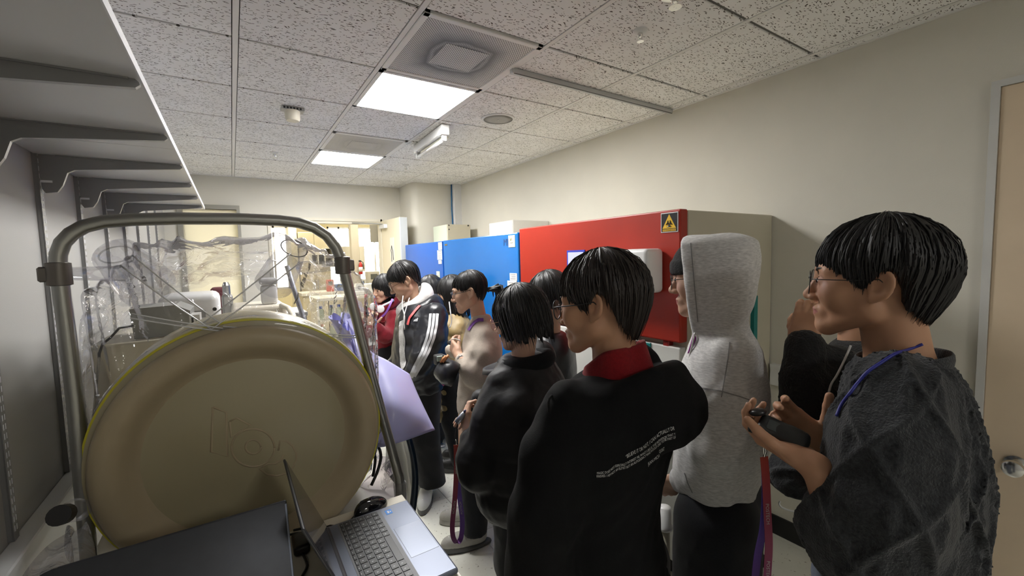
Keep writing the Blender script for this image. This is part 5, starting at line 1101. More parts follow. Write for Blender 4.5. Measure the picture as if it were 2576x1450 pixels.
body_obj(p8, [(V,F)], M_skin, H8, core_mesh(N8, hip8, feet8, [la, ra])); face_parts(H8, p8, True)
hair(p8, H8, seed=3, n=1100, vol=.022, fringe=.022, side=.045, back=.115, jag=.009, behind=.06, m=M_hairb)
glasses(p8, H8, mat('steel_dark_frame', (.06,.06,.065), .3, .8), rx=.027, rz=.024, thick=.0016, zc=-.002)
trousers(p8, hip8, feet8, M_denim, az, h=.018)
# ================================================================== man in charcoal cable knit
rho, az = 1.18, -18; rt, fw = az_axes(az)
N11 = hor(2268,905,1.185); H11 = Head(hor(2190,712,1.175), -17, -2, 0, 1.0)
p11 = thing('person', (N11[0]+.03,N11[1],0), 'person in a charcoal cable-knit sweater holding a small black receiver in the palm', 'person')
rg = [ring(2205,2345,888,1.19,az,.6), ring(2165,2395,915,1.19,az,.6), ring(2135,2425,950,rho,az,.6), ring(2118,2448,1000,rho,az,.6), ring(2108,2475,1090,rho,az,.6), ring(2120,2486,1190,rho,az,.6), ring(2130,2476,1300,rho,az,.6), ring(2120,2462,1400,rho,az,.6), ring(2110,2450,1500,rho,az,.6), ring(2115,2450,1680,rho,az,.6)]
D11 = dense(rg); c11 = np.array([D11[1,28],D11[2,28],0])
wl = hor(2036,1166,.955)
la = [hor(2262,1000,1.06), hor(2238,1130,1.00), hor(2222,1270,.97), hor(2205,1385,.97)]; fa = [la[-1], hor(2150,1362,.965), hor(2098,1318,.965)]
ra = [np.array([*(c11+rt*.16)[:2],1.34]), np.array([*(c11+rt*.20+fw*.04)[:2],1.12]), np.array([*(c11+rt*.04+fw*.20)[:2],1.10])]
def lines(x, w_): x = x-np.round(x); return np.exp(-(x/w_)**2)
def knit(a, v_, n):
    dm = np.maximum(lines(a*n+v_/.20, .06), lines(a*n-v_/.20, .06)); cb = lines(a*n*2+.5, .13)*(.5+.5*np.abs(np.sin(math.pi*v_/.034)))
    return np.maximum(.0105*dm, .0075*cb)
def f11(P):
    d = loft(P, D11, az, 2.3); s = smin(chain(P, la, [.080,.084,.085,.078], .03), chain(P, fa, [.078,.068,.056], .03), .04)
    pt_ = knit(np.arctan2(P[:,0]-c11[0], P[:,1]-c11[1])/(2*math.pi), P[:,2], 11); q = P-la[0]; ax_ = (la[-1]-la[0])/np.linalg.norm(la[-1]-la[0]); u1 = np.cross(ax_, UP); u1 /= np.linalg.norm(u1); u2 = np.cross(ax_, u1)
    pa_ = knit(np.arctan2(q@u1, q@u2)/(2*math.pi), q@ax_, 5); pat = np.where(s < d, pa_, pt_)
    s = smin(s, chain(P, ra, [.075,.07,.055]), .03); d = smin(d, s, .022)+folds(P, .0035, 12, 3, (0,0,1))
    d = d-pat; return smax(d, -cap(P, N11+UP*.0, N11+UP*.2, .062, .10), .012)
lo, hi = bounds(rg, la+fa+ra); sw11 = net_obj('knit_sweater', f11, lo, hi, .0054, M_knit, p11, 1)
cr = lambda u_, v_: N11+rt*math.sin(2*math.pi*u_)*(.078+.004*math.cos(v_*6.28))+fw*(math.cos(2*math.pi*u_)*(.074+.004*math.cos(v_*6.28)))+UP*(-.012+.022*(1-math.cos(2*math.pi*u_))/2+.014*math.sin(v_*6.28))
MB().grid(cr, 60, 9, True).build('ribbed_collar', M_knit, sw11, True)
hl = Hand(wl, CF*.80-CR*.32+UP*.18, -UP*.95-CR*.10-CF*.1, 1, thumb=(.75,.45), sc=.95, curls=[(.5,.75,.5),(.5,.8,.5),(.5,.85,.55),(.5,.85,.55)], fore=hor(2112,1310,.965))
wr_ = hor(2072,1130,1.10)
hr_ = Hand(wr_, hor(1985,1060,1.08)-wr_, CF*.9+UP*.2, -1, thumb=(.85,.05), sc=.98, curls=[(.45,.5,.3),(.5,.6,.4),(.55,.7,.4),(.6,.7,.5)], fore=hor(2150,1220,1.14))
V, F = head_body(H11, N11+UP*(-.03), nr=.054, hres=.0034); hip11 = np.array([c11[0],c11[1],.86]); feet11 = [np.array([*(hip11+rt*s*.1)[:2],0]) for s in (-1,1)]
body11 = body_obj(p11, [(V,F), hl.mesh(), hr_.mesh()], M_skin, H11, core_mesh(N11, hip11, feet11, [la+[fa[-1]], ra])); face_parts(H11, p11, True)
hair(p11, H11, seed=8, n=1200, vol=.024, fringe=.010, side=.040, back=.105, jag=.007, behind=.07, pull=.030)
glasses(p11, H11, M_black, rx=.027, rz=.025, thick=.0010, zc=-.002)
B11 = bvh(sw11); s0 = N11+rt*0
def hit2(Bs, px, py, off=.004):
    hs = [B.ray_cast(Vector(CC), Vector(ray(px, py)).normalized()) for B in Bs]; hs = [h for h in hs if h[0] is not None]; h = min(hs, key=lambda q: q[3]); n = np.array(h[1]); n = n if n@(CC-np.array(h[0])) > 0 else -n; return np.array(h[0])+n*off
BS11 = [B11, bvh(body11)]; cable('neck_cord', [hit2(BS11, x, y) for x, y in ((2316,866),(2285,878),(2250,895),(2215,915),(2185,938),(2160,962),(2140,990),(2122,1022),(2110,1050))], .0028, mat('blue_cord', (.02,.025,.25), .5), p11)
trousers(p11, hip11, feet11, M_jean, az, h=.02)
# receiver in the hand with clip, and its ribbon
rc = hl.w((.004,.062,-.030)); ra_ = hor(2030,1100,.995)-hor(1935,1055,1.005); ra_ /= np.linalg.norm(ra_); rb_ = np.cross(ra_, CC-rc); rb_ /= np.linalg.norm(rb_); rn_ = np.cross(ra_, rb_)
rn_ = rn_ if rn_@(CC-rc) > 0 else -rn_; rn2 = rn_*.75+UP*.65; rn2 -= ra_*(rn2@ra_); rn2 /= np.linalg.norm(rn2); rb2 = np.cross(rn2, ra_)
t = thing('receiver', rc, 'black handheld audio receiver with a small display resting on a palm', 'audio receiver'); RA = np.stack([ra_, rb2, rn2], 1)
fnr = lambda P: smin(rbox((P-rc)@RA, (0,0,0), (.045,.023,.011), .010), ell((P-rc)@RA, (.018,0,.005), (.027,.019,.009)), .01)
net_obj('case', fnr, rc-.085, rc+.085, .004, M_device, t)
RW = lambda x, y, z: rc+RA@np.array([x,y,z])
MB().add([RW(*p) for p in ((-.028,-.011,.0118),(-.006,-.011,.0118),(-.006,.011,.0118),(-.028,.011,.0118))], [(0,1,2,3)]).build('display', mat('lcd_grey', (.05,.06,.06), .15), t)
MB().lathe([(0,0),(.014,0),(.017,.005),(.012,.011),(0,.012)], RW(-.050,.012,.006), RA@np.array([-.5,.5,.6]), 20).build('ear_clip', M_black, t, True)
MB().bbox((-.056,-.026,-.012),(-.044,-.014,.004), .003, 1, lambda p: RW(*p)).build('plug', M_black, t)
def lanyard(pts, wd, label, side, tex, z=0.0):
    t = thing('lanyard', pts[0], label, 'lanyard'); o, out = ribbon('ribbon', pts, wd, M_lany, t, side); n = len(out)
    for s in tex:
        i = int(s*(n-1)); i2 = min(i+6, n-1); p = out[i]; d = out[i2]-p; L_ = np.linalg.norm(d); d /= L_; v = np.asarray(side, float); v = v-d*(v@d); v /= np.linalg.norm(v); k = np.cross(d, v); k = k if k@(CC-p) > 0 else -k
        flat_text('POSTECH', wd*.62, M_white_print, p+k*.0012-v*wd*.22*(1 if np.cross(d,v)@k > 0 else -1), d, v if np.cross(d,v)@k > 0 else -v, o)
    MB().tube([pts[0]+UP*.022, pts[0]+UP*.012+CR*.004, pts[0]], .0022, 6).build('metal_hook', M_chrome, t, True)
    return t
lp = [hor(1922,1150,.985), hor(1927,1210,.99), hor(1930,1280,.99), hor(1934,1370,.985), hor(1930,1450,.98), hor(1926,1520,.975), hor(1905,1545,.98), hor(1898,1490,.99), hor(1906,1400,.995), hor(1920,1330,1.0), hor(1926,1240,1.0), hor(1924,1165,.995)]
lanyard(lp, .016, 'red to violet printed ribbon hanging below the audio receiver', CR, (.18,.32))
cable('hook_cord', [hor(1918,1100,.99), hor(1921,1130,.99), hor(1922,1150,.99)], .0025, M_chrome, t)
# ================================================================== person in grey hood
rho, az = 1.49, -25; rt, fw = az_axes(az)
N9 = hor(1815,840,1.50); H9 = Head(hor(1780,700,1.485), -30, 4, 0, 1.02)
p9 = thing('person', (N9[0],N9[1],0), 'person in a light grey sweatshirt with hood up over a black beanie', 'person')
rg = [ring(1762,1868,812,rho,az,1.05), ring(1752,1888,835,rho,az,.9), ring(1738,1912,862,rho,az,.8), ring(1722,1928,905,rho,az,.74), ring(1706,1938,970,rho,az,.70), ring(1700,1942,1040,rho,az,.70), ring(1698,1935,1110,rho,az,.70), ring(1702,1922,1170,rho,az,.70), ring(1716,1903,1225,rho,az,.70), ring(1730,1888,1268,rho,az,.70)]
D9 = dense(rg); hg9 = [ring(1712,1872,590,rho,az,1.12), ring(1694,1900,603,rho,az,1.12), ring(1688,1914,632,rho,az,1.12), ring(1688,1913,670,rho,az,1.12), ring(1690,1907,715,rho,az,1.12), ring(1696,1899,755,rho,az,1.1), ring(1706,1887,790,rho,az,1.1), ring(1722,1884,820,rho,az,1.05), ring(1738,1886,845,rho,az,1.0)]
DH9 = dense(hg9); pf = hor(1731,700,1.49); pn = fw*.99+UP*(-.10); c9 = np.array([D9[1,20],D9[2,20],0])
la = [hor(1838,900,1.40), hor(1822,1010,1.37), hor(1806,1120,1.36), hor(1788,1180,1.38)]; fa = [la[-1], hor(1745,1195,1.42), hor(1716,1205,1.46)]
ra = [np.array([*(c9+rt*.17)[:2],1.32]), np.array([*(c9+rt*.22)[:2],1.08]), np.array([*(c9+rt*.08+fw*.18)[:2],.98])]
def f9(P):
    d = loft(P, D9, az, 2.2); s = smin(chain(P, la, [.072,.080,.082,.070], .03), chain(P, fa, [.068,.060,.045], .02), .03); s = smin(s, chain(P, ra, [.07,.07,.05]), .03)
    d = smin(d, s, .02)+folds(P, .009, 11, 21, (.3,.3,.6))
    hd = loft(P, DH9, az, 2.5, .03)+folds(P, .003, 15, 6); inn = loft(P, DH9, az, 2.5, .03)+.016
    hd = smax(hd, (P-pf)@pn, .006); inn = smax(inn, DH9[0,0]+.02-P[:,2], .01); hd = smax(hd, -inn, .008); edge = np.abs((P-pf)@pn+.008)
    return smin(d, hd, .025)
lo, hi = bounds(rg+hg9, la+fa+ra); gs9 = net_obj('hooded_sweatshirt', f9, lo, hi, .0075, M_greycloth, p9, 2)
def f9b(P):
    q = H9.l(P); d = ell(q, (0,-.008,.040), (.086,.110,.092)); d = smax(d, -(q[:,2]-.022+.10*q[:,1]*.35), .006); cu = smax(ell(q, (0,-.008,.036), (.0925,.1165,.10)), np.abs(q[:,2]-.044+.035*q[:,1])-.024, .008); return smin(d, cu, .004)*H9.sc+.0006*np.sin(q[:,0]*500)
net_obj('beanie', f9b, H9.c-.14, H9.c+.16, .005, mat('black_rib_knit', (.008,.008,.009), .9, bump=.6, bscale=300), p9)
hip9 = np.array([c9[0],c9[1],.82]); feet9 = [np.array([*(hip9+rt*s*.1)[:2],0]) for s in (-1,1)]; V, F = head_body(H9, N9+UP*(-.03))
wl = hor(1706,1208,1.47); h9 = Hand(wl, hor(1690,1225,1.49)-wl, -CF, 1, sc=.9, fore=hor(1720,1204,1.45))
body_obj(p9, [(V,F), h9.mesh(.005)], M_skin2, H9, core_mesh(N9, hip9, feet9, [la+[fa[-1]], ra])); face_parts(H9, p9, True)
glasses(p9, H9, M_black, rx=.027, rz=.024, thick=.0011, zc=-.004)
trousers(p9, hip9, feet9, M_denim, az, r=(.125,.12,.115), h=.014); 
for f in feet9: shoe(p9, f, az, M_dark, M_sole)
B9 = bvh(gs9); ribbon('neck_lanyard', [hor(1752,836,1.445), hor(1747,852,1.43), hor(1741,872,1.425), hor(1735,890,1.43)], .014, mat('lanyard_magenta', (.35,.03,.32), .6), p9, CR)
M_seam = mat('seam_grey_thread', (.30,.295,.29), .9)
for q in ([(1836,862),(1832,900),(1824,950),(1815,1000)],[(1738,972),(1775,978),(1815,985),(1860,998),(1900,1012)],[(1738,612),(1744,680),(1750,750),(1756,810)],[(1722,1190),(1730,1215),(1742,1240)]): band_on(B9, q, .0028, M_seam, gs9, 'seam', .0012)
cable('drawstring', [hor(1748,838,1.43), hor(1741,870,1.415), hor(1732,910,1.41), hor(1727,940,1.41)], .003, M_wire, gs9)
# ================================================================== woman in black puffer
rho, az = 1.74, -32; rt, fw = az_axes(az)
N6 = hor(1312,905,1.76); H6 = Head(hor(1305,803,1.74), -38, 12, 0, 1.0)
p6 = thing('person', (N6[0],N6[1],0), 'person with dark bobbed hair in a black puffer jacket holding a small device', 'person')
rg = [ring(1265,1375,895,1.76,az,.8), ring(1245,1400,930,1.76,az,.75), ring(1226,1418,970,rho,az,.7), ring(1216,1430,1020,rho,az,.7), ring(1212,1436,1090,rho,az,.7), ring(1208,1436,1160,rho,az,.7), ring(1212,1430,1225,rho,az,.7), ring(1224,1425,1255,rho,az,.7)]
D6 = dense(rg); c6 = np.array([D6[1,20],D6[2,20],0])
la = [hor(1262,975,1.66), hor(1236,1060,1.61), hor(1212,1160,1.58), hor(1200,1190,1.58)]; fa = [la[-1], hor(1188,1150,1.60), hor(1184,1108,1.64)]
ra = [np.array([*(c6+rt*.17)[:2],1.20]), np.array([*(c6+rt*.19+fw*.06)[:2],.98]), np.array([*(c6+rt*.02+fw*.22)[:2],1.02])]
def f6(P):
    d = loft(P, D6, az, 2.3); s = smin(chain(P, la, [.068,.070,.066,.062], .03), chain(P, fa, [.060,.055,.040], .02), .03); s = smin(s, chain(P, ra, [.07,.065,.045]), .03)
    d = smin(d, s, .02); q = np.abs(np.sin(math.pi*(P[:,2]+.01*np.sin(P[:,0]*9))/.13))**.4; return d-.006*q+folds(P, .003, 30, 12)
lo, hi = bounds(rg, la+fa+ra); pj6 = net_obj('puffer_jacket', f6, lo, hi, .0085, M_puff, p6, 1)
def col6(u_, v_):
    a = 2*math.pi*u_; fr = (1+math.cos(a))/2; r = .080+.030*v_*(1+.8*fr); return N6+rt*math.sin(a)*r+fw*(math.cos(a)*r*1.05+.03*fr*v_)+UP*(-.03+.070*v_*(1-.9*fr)-.02*fr)
o = MB().grid(col6, 48, 8, True).build('collar', M_puff, pj6, True); o.modifiers.new('thick','SOLIDIFY').thickness = .022
o = MB().grid(lambda u_, v_: N6-fw*.02+rt*math.sin(2*math.pi*u_)*(.10+.028*math.cos(2*math.pi*v_))+fw*(math.cos(2*math.pi*u_)*(.095+.028*math.cos(2*math.pi*v_)))+UP*(-.02+.03*(1-math.cos(2*math.pi*u_))/2+.034*math.sin(2*math.pi*v_)), 48, 12, True).build('inner_hood', M_blackcloth, pj6, True)
wl = hor(1182,1098,1.66); hl = Hand(wl, hor(1170,1045,1.70)-wl, -CR*.7-CF*.6, 1, sc=.98, curls=[(.5,.9,.6),(.6,.9,.6),(.7,.9,.6),(.8,.9,.6)], thumb=(.5,.3), fore=hor(1187,1130,1.62))
wr_ = hor(1212,1085,1.80); hr_ = Hand(wr_, hor(1182,1050,1.76)-wr_, CR*.6+CF*.3+UP*.4, -1, sc=.98, curls=[(.5,.8,.5)]*4, fore=hor(1230,1110,1.8))
V, F = head_body(H6, N6+UP*(-.02), nr=.046); hip6 = np.array([c6[0],c6[1],.78]); feet6 = [np.array([*(hip6+rt*s*.09)[:2],0]) for s in (-1,1)]
body_obj(p6, [(V,F), hl.mesh(.0045), hr_.mesh(.0045)], M_skin2, H6, core_mesh(N6, hip6, feet6, [la+[fa[-1]], ra])); face_parts(H6, p6, True)
hair(p6, H6, seed=5, n=700, vol=.025, fringe=.03, long_=.115, jag=.02, m=M_hair)
glasses(p6, H6, mat('gold_wire', (.35,.22,.12), .3, .9), rx=.026, rz=.024, thick=.0009)
trousers(p6, hip6, feet6, M_denim, az, r=(.115,.10,.085), h=.014)
for f in feet6: shoe(p6, f, az, M_dark, M_sole)
t = thing('pocket_device', hor(1162,1062,1.69), 'small silver device held in the hands of the person in the black puffer', 'device')
MB().tube([hor(1150,1062,1.70), hor(1170,1040,1.69)], [.013,.012], 10).build('case', mat('device_silver', (.35,.38,.44), .3, .6), t, True); MB().ball(hor(1170,1036,1.69), .008, 10, 8).build('cap', mat('cap_navy', (.05,.05,.14), .3), t, True)
lp = [hor(1147,1120,1.66), hor(1148,1160,1.66), hor(1147,1210,1.655), hor(1143,1270,1.65), hor(1138,1320,1.645), hor(1140,1352,1.64), hor(1150,1366,1.64), hor(1160,1352,1.65), hor(1163,1310,1.655), hor(1157,1260,1.66), hor(1151,1200,1.665), hor(1148,1130,1.665)]
lanyard(lp, .019, 'red to violet printed ribbon loop hanging beside the black puffer sleeve', CR, (.10,.26,.76))
tag(cable('cord', [hor(1152,1062,1.70), hor(1146,1090,1.68), hor(1147,1120,1.66)], .0022, M_black), 'thin black cord between the pocket device and its ribbon', 'cord')
# ================================================================== head behind her
H7 = Head(hor(1378,748,2.3), -40, 10, 0, 1.0); N7 = hor(1385,830,2.32); az = -40; rt, fw = az_axes(az)
p7 = thing('person', (N7[0],N7[1],0), 'person mostly hidden behind others, only the black hair crown showing before the red door', 'person')
rg = [ring(1350,1420,835,2.32,az,.8), ring(1330,1440,865,2.32,az,.7), ring(1320,1450,920,2.32,az,.7), ring(1325,1445,1050,2.32,az,.7), ring(1330,1440,1120,2.32,az,.7)]; D7 = dense(rg); lo, hi = bounds(rg, [])
net_obj('jacket', lambda P: loft(P, D7, az)+folds(P,.004,20,2), lo, hi, .014, M_puff2, p7); hip7 = np.array([N7[0],N7[1],.75]); feet7 = [np.array([*(hip7+rt*s*.09)[:2],0]) for s in (-1,1)]
body_obj(p7, [head_body(H7, N7, nr=.046)], M_skin2, H7, core_mesh(N7, hip7, feet7)); face_parts(H7, p7, True); hair(p7, H7, seed=15, n=240, vol=.025, fringe=.03, long_=.10, jag=.015); trousers(p7, hip7, feet7, M_denim, az, h=.018)
for f in feet7: shoe(p7, f, az, M_dark, M_sole)
# ================================================================== woman in cream sweatshirt
rho, az = 2.56, -50; rt, fw = az_axes(az)
N5 = hor(1207,806,2.57); H5 = Head(hor(1180,735,2.55), -58, 10, 0, .99)
p5 = thing('person', (N5[0],N5[1],0), 'person in a cream sweatshirt with a black ponytail, glasses and a wristwatch', 'person')
rg = [ring(1190,1230,790,rho,az,.95), ring(1186,1236,802,rho,az,.9), ring(1174,1248,818,rho,az,.8), ring(1166,1258,850,rho,az,.75), ring(1160,1264,895,rho,az,.72), ring(1156,1266,950,rho,az,.72), ring(1150,1262,1000,rho,az,.72), ring(1154,1250,1035,rho,az,.72)]
D5 = dense(rg); c5 = np.array([D5[1,20],D5[2,20],0])
la = [hor(1208,846,2.47), hor(1204,890,2.42), hor(1196,945,2.39)]; fa = [la[-1], hor(1178,930,2.38), hor(1160,906,2.42)]
ra = [np.array([*(c5+rt*.16)[:2],1.15]), np.array([*(c5+rt*.18)[:2],.95]), np.array([*(c5+rt*.05+fw*.2)[:2],1.08])]
def f5(P):
    d = loft(P, D5, az, 2.3); s = smin(chain(P, la, [.056,.064,.070], .03), chain(P, fa, [.066,.054,.036], .02), .03); return smin(d, smin(s, chain(P, ra, [.065,.06,.04]), .03), .02)+folds(P, .006, 20, 31)
lo, hi = bounds(rg, la+fa+ra); sw5 = net_obj('sweatshirt', f5, lo, hi, .010, M_cream2, p5, 1)
wl = hor(1152,893,2.45); hl = Hand(wl, hor(1136,868,2.52)-wl, -UP*.4-CF*.8, 1, sc=.95, curls=[(.4,.7,.5)]*4, thumb=(.5,.3), fore=hor(1163,908,2.41))
hip5 = np.array([c5[0],c5[1],.78]); feet5 = [np.array([1.03,2.12,0]), np.array([1.12,2.34,0])]
body_obj(p5, [head_body(H5, N5+UP*(-.02), nr=.044), hl.mesh(.005)], M_skin2, H5, core_mesh(N5, hip5, feet5, [la+[fa[-1]], ra])); face_parts(H5, p5, True)
hair(p5, H5, seed=6, n=400, vol=.009, fringe=.016, side=.028, back=.090, behind=.075, jag=.012, pull=.05)
pt0 = H5.w((0,-.115,-.01)); mb = MB(); r_ = np.random.default_rng(4)
for k in range(46):
    q = r_.normal(size=3)*.012; e = pt0-H5.R[:,1]*.065+UP*(-.055)+r_.normal(size=3)*np.array([.016,.016,.014]); m_ = (pt0+e)/2-H5.R[:,1]*.03+UP*.02+q; mb.tube([pt0+q*.4, pt0*.5+m_*.5, m_, m_*.4+e*.6, e], [.004,.006,.006,.004,.001], 5, False)
po = mb.build('ponytail', M_hair, p5, True); po['kind'] = 'stuff'
MB().lathe([(.010,-.008),(.015,-.004),(.015,.004),(.010,.008)], pt0, -H5.R[:,1], 14).build('hair_tie', M_black, p5, True)
glasses(p5, H5, M_black, rx=.026, rz=.02, thick=.0017)
trousers(p5, hip5, feet5, M_denim, az, h=.014, r=(.11,.085,.066), hem=.08); shoe(p5, feet5[0], -75, M_greyshoe, M_whiteplastic if False else M_sole); shoe(p5, feet5[1], -62, M_greyshoe, M_greyshoe)
B5 = bvh(sw5); o = band_on(B5, [(1216,806),(1205,806),(1195,812),(1186,822),(1180,832)], .022, M_lanyp, p5, 'neck_lanyard', .006)
wc = hor(1156,897,2.425); wt = thing('wristwatch', wc, 'round white faced wristwatch on the arm of the person in cream', 'watch'); wd = (hl.fore-wl)/np.linalg.norm(hl.fore-wl)
MB().lathe([(.030,-.009),(.0315,0),(.030,.009)], wl+wd*.035, wd, 18).build('strap', M_black, wt, True)
wn = CC-wc; wn /= np.linalg.norm(wn); MB().lathe([(.019,-.004),(.020,.002),(.018,.006)], wl+wd*.035+wn*.030, wn, 24).build('case', M_chrome, wt, True); MB().lathe([(0,.0065),(.0165,.0065)], wl+wd*.035+wn*.030, wn, 24).build('dial', M_whiteplastic, wt)
t = thing('pocket_receiver', hor(1135,865,2.53), 'grey receiver with a white earphone wire held up by the person in cream', 'audio receiver')
MB().tube([hor(1128,862,2.55), hor(1150,868,2.49)], .012, 10).build('case', M_device, t, True); cable('earphone_wire', [hor(1128,862,2.55), hor(1133,856,2.53), hor(1145,853,2.50), hor(1158,857,2.48)], .0025, M_wire, t)
# camera bag hanging at her side, with a meter clipped to it
bg = thing('camera_bag', hor(1130,950,2.40), 'round black camera bag hanging in front of the person in cream', 'bag')
MB().tube([hor(1112,925,2.36), hor(1128,938,2.33), hor(1146,945,2.33)], [.062,.072,.066], 18).build('bag_body', M_puff2, bg, True)
MB().bbox(hor(1106,905,2.36)-.028, hor(1106,905,2.36)+.028, .008, 2).build('clip_meter', M_dark, bg); MB().bbox(hor(1106,903,2.31)-np.array([.016,.004,.014]), hor(1106,903,2.31)+np.array([.016,.004,.014]), .002, 1).build('meter_display', mat('meter_lcd', (.45,.55,.50), .2), bg)
cable('white_cord', [hor(1098,930,2.36), hor(1094,945,2.34), hor(1102,955,2.32), hor(1112,953,2.31)], .003, M_wire, bg); ribbon('strap_ribbon', [hor(1103,925,2.33), hor(1106,945,2.32), hor(1112,962,2.31), hor(1118,970,2.31)], .016, mat('pink_ribbon', (.50,.12,.28), .6), bg, CR)
for k in range(2): MB().tube([hor(1108+6*k,912,2.31), hor(1122+6*k,896-2*k,2.31)], .008, 8).build('orange_tab', mat('orange_tab', (.70,.30,.12), .5), bg, True)
# ================================================================== woman in striped padded jacket
rho, az = 3.02, -80; rt, fw = az_axes(az)
N2 = hor(1040,765,3.03); H2 = Head(hor(1016,708,3.0), -78, 26, 0, 1.0)
p2 = thing('person', (1.03,2.8,0), 'person in a black padded jacket with three white sleeve stripes and a grey hood', 'person')
rg = [ring(1018,1080,760,rho,az,.85), ring(1006,1104,775,rho,az,.75), ring(998,1118,800,rho,az,.72), ring(992,1123,840,rho,az,.72), ring(986,1122,885,rho,az,.72), ring(986,1116,930,rho,az,.72), ring(996,1110,975,rho,az,.72)]
D2 = dense(rg); c2 = np.array([D2[1,20],D2[2,20],0])
la = [hor(1094,795,2.86), hor(1086,845,2.80), hor(1066,895,2.76)]; fa = [la[-1], hor(1048,930,2.76), hor(1030,955,2.80)]
ra = [np.array([*(c2+rt*.10)[:2],1.10]), np.array([*(c2+rt*.15+fw*.02)[:2],.95]), np.array([*(c2+rt*.05+fw*.20)[:2],.90])]
def f2(P):
    d = loft(P, D2, az, 2.3); s = smin(chain(P, la, [.082,.084,.076], .03), chain(P, fa, [.074,.062,.046], .02), .03); d = smin(d, smin(s, chain(P, ra, [.075,.075,.05]), .05), .03)
    return d-.007*np.abs(np.sin(math.pi*P[:,2]/.10))**.6+folds(P, .005, 22, 41)
lo, hi = bounds(rg, la+fa+ra); jk2 = net_obj('padded_jacket', f2, lo, hi, .010, M_puff2, p2, 1); B2 = bvh(jk2)
for k in range(3):
    dx = (k-1)*8.5; band_on(B2, [(1092+dx*1.0,790),(1089+dx,820),(1083+dx,850),(1070+dx*.95,885),(1053+dx*.9,918),(1036+dx*.8,950-dx*.3)], .0165, M_white_print if False else mat('stripe_white', (.62,.63,.65), .5), jk2, 'sleeve_stripe', .004)
for k in range(3): band_on(B2, [(1042+k*3.5,809.5),(1044+k*3.5,803+2*(2-k)-2)], .006, MATS['stripe_white'], jk2, 'chest_mark', .004)
band_on(B2, [(1012,808),(1011,845),(1013,885),(1017,928)], .050, M_greycloth, p2, 'grey_undershirt', .006)
def hood2(P):
    q = P-(N2+UP*.0); x, y, z = q@rt, q@fw, q[:,2]; tor = np.sqrt((np.sqrt(x**2+y**2)-.085)**2+((z-.05*np.clip(-y/.1,-1,1))*.7)**2)-.036; return smin(tor, ell(np.stack([x,y,z],1), (0,-.085,.045), (.10,.055,.10)), .04)+folds(P,.004,25,3)
net_obj('grey_hood', hood2, N2-.2, N2+.2, .009, M_greycloth, p2, 1)
def hood2b(P):
    q = P-(N2+UP*-.05); x, y, z = q@rt, q@fw, q[:,2]; return smin(smax(np.sqrt((np.sqrt(x**2+(y+.02)**2)-.13)**2+((z-.05*np.clip(-y/.1,-1,1))*.8)**2)-.045, y-.04, .03), ell(np.stack([x,y,z],1), (0,-.14,.0), (.14,.07,.09)), .04)+folds(P,.005,25,7)
net_obj('jacket_hood', hood2b, N2-.3, N2+.25, .012, M_puff2, jk2, 1)
band_on(B2, [(1056,772),(1044,785),(1033,800),(1027,818)], .016, M_lanyr, p2, 'neck_lanyard', .010)
cable('earphone_wire', [hor(1014,745,2.90), hor(1012,770,2.85), hor(1018,800,2.81), hor(1014,830,2.81), hor(1018,860,2.81), hor(1016,890,2.81)], .0035, M_wire, p2); cable('earphone_wire', [hor(1030,750,2.90), hor(1022,775,2.84), hor(1016,800,2.81), hor(1018,830,2.80)], .0035, M_wire, p2)
hip2 = np.array([c2[0],c2[1],.80]); feet2 = [np.array([1.03,2.74,0]), np.array([1.02,3.08,0])]
body_obj(p2, [head_body(H2, N2+UP*(-.01), nr=.05)], M_skin2, H2, core_mesh(N2, hip2, feet2, [la+[fa[-1]], ra])); face_parts(H2, p2, False)
hair(p2, H2, seed=9, n=240, vol=.018, fringe=.022, side=.045, back=.10, jag=.012); glasses(p2, H2, mat('brown_frame', (.10,.06,.04), .35), rx=.027, rz=.024, thick=.0012)
trousers(p2, hip2, feet2, M_denim, az, r=(.125,.105,.092), h=.013, hem=.085); shoe(p2, feet2[0]+np.array([-.03,-.06,0]), -150, M_shoe, M_sole); shoe(p2, feet2[1], -95, M_shoe, M_sole)
# ================================================================== woman in maroon hoodie
rho, az = 4.2, -112; rt, fw = az_axes(az)
N1 = hor(972,764,4.2); H1 = Head(hor(964,728,4.17), -112, 8, 0, 1.0)
p1_ = thing('person', (N1[0],N1[1],0), 'person in a maroon hoodie with white headphones around the neck, hands clasped', 'person')
rg = [ring(955,990,762,rho,az,.85), ring(940,1000,776,rho,az,.75), ring(930,1004,800,rho,az,.72), ring(928,1004,850,rho,az,.72), ring(930,1002,900,rho,az,.72), ring(934,1000,950,rho,az,.72)]; D1_ = dense(rg); c1 = np.array([D1_[1,20],D1_[2,20],0])
la = [hor(990,800,4.02), hor(986,840,3.95), hor(968,845,3.88)]; fa = [la[-1], hor(950,828,3.84), hor(942,822,3.82)]; ra = [hor(936,790,4.05), hor(925,835,3.98), hor(922,842,3.92)]; fb = [ra[-1], hor(927,832,3.86), hor(932,825,3.82)]
def f1_(P):
    d = loft(P, D1_, az, 2.3); s = smin(chain(P, la, [.07,.07,.066]), chain(P, fa, [.062,.05,.038]), .03); s2 = smin(chain(P, ra, [.065,.065,.06]), chain(P, fb, [.06,.05,.038]), .03); return smin(d, smin(s, s2, .02), .02)+folds(P,.007,20,51)
lo, hi = bounds(rg, la+fa+ra+fb); hd1 = net_obj('hoodie', f1_, lo, hi, .012, M_maroon, p1_, 1)
def hood1(P): q = P-(N1+UP*.0); x, y, z = q@rt, q@fw, q[:,2]; return smin(np.sqrt((np.sqrt(x**2+y**2)-.10)**2+((z-.04*np.clip(-y/.1,-1,1))*.8)**2)-.035, ell(np.stack([x,y,z],1), (0,-.11,.01), (.12,.06,.08)), .04)
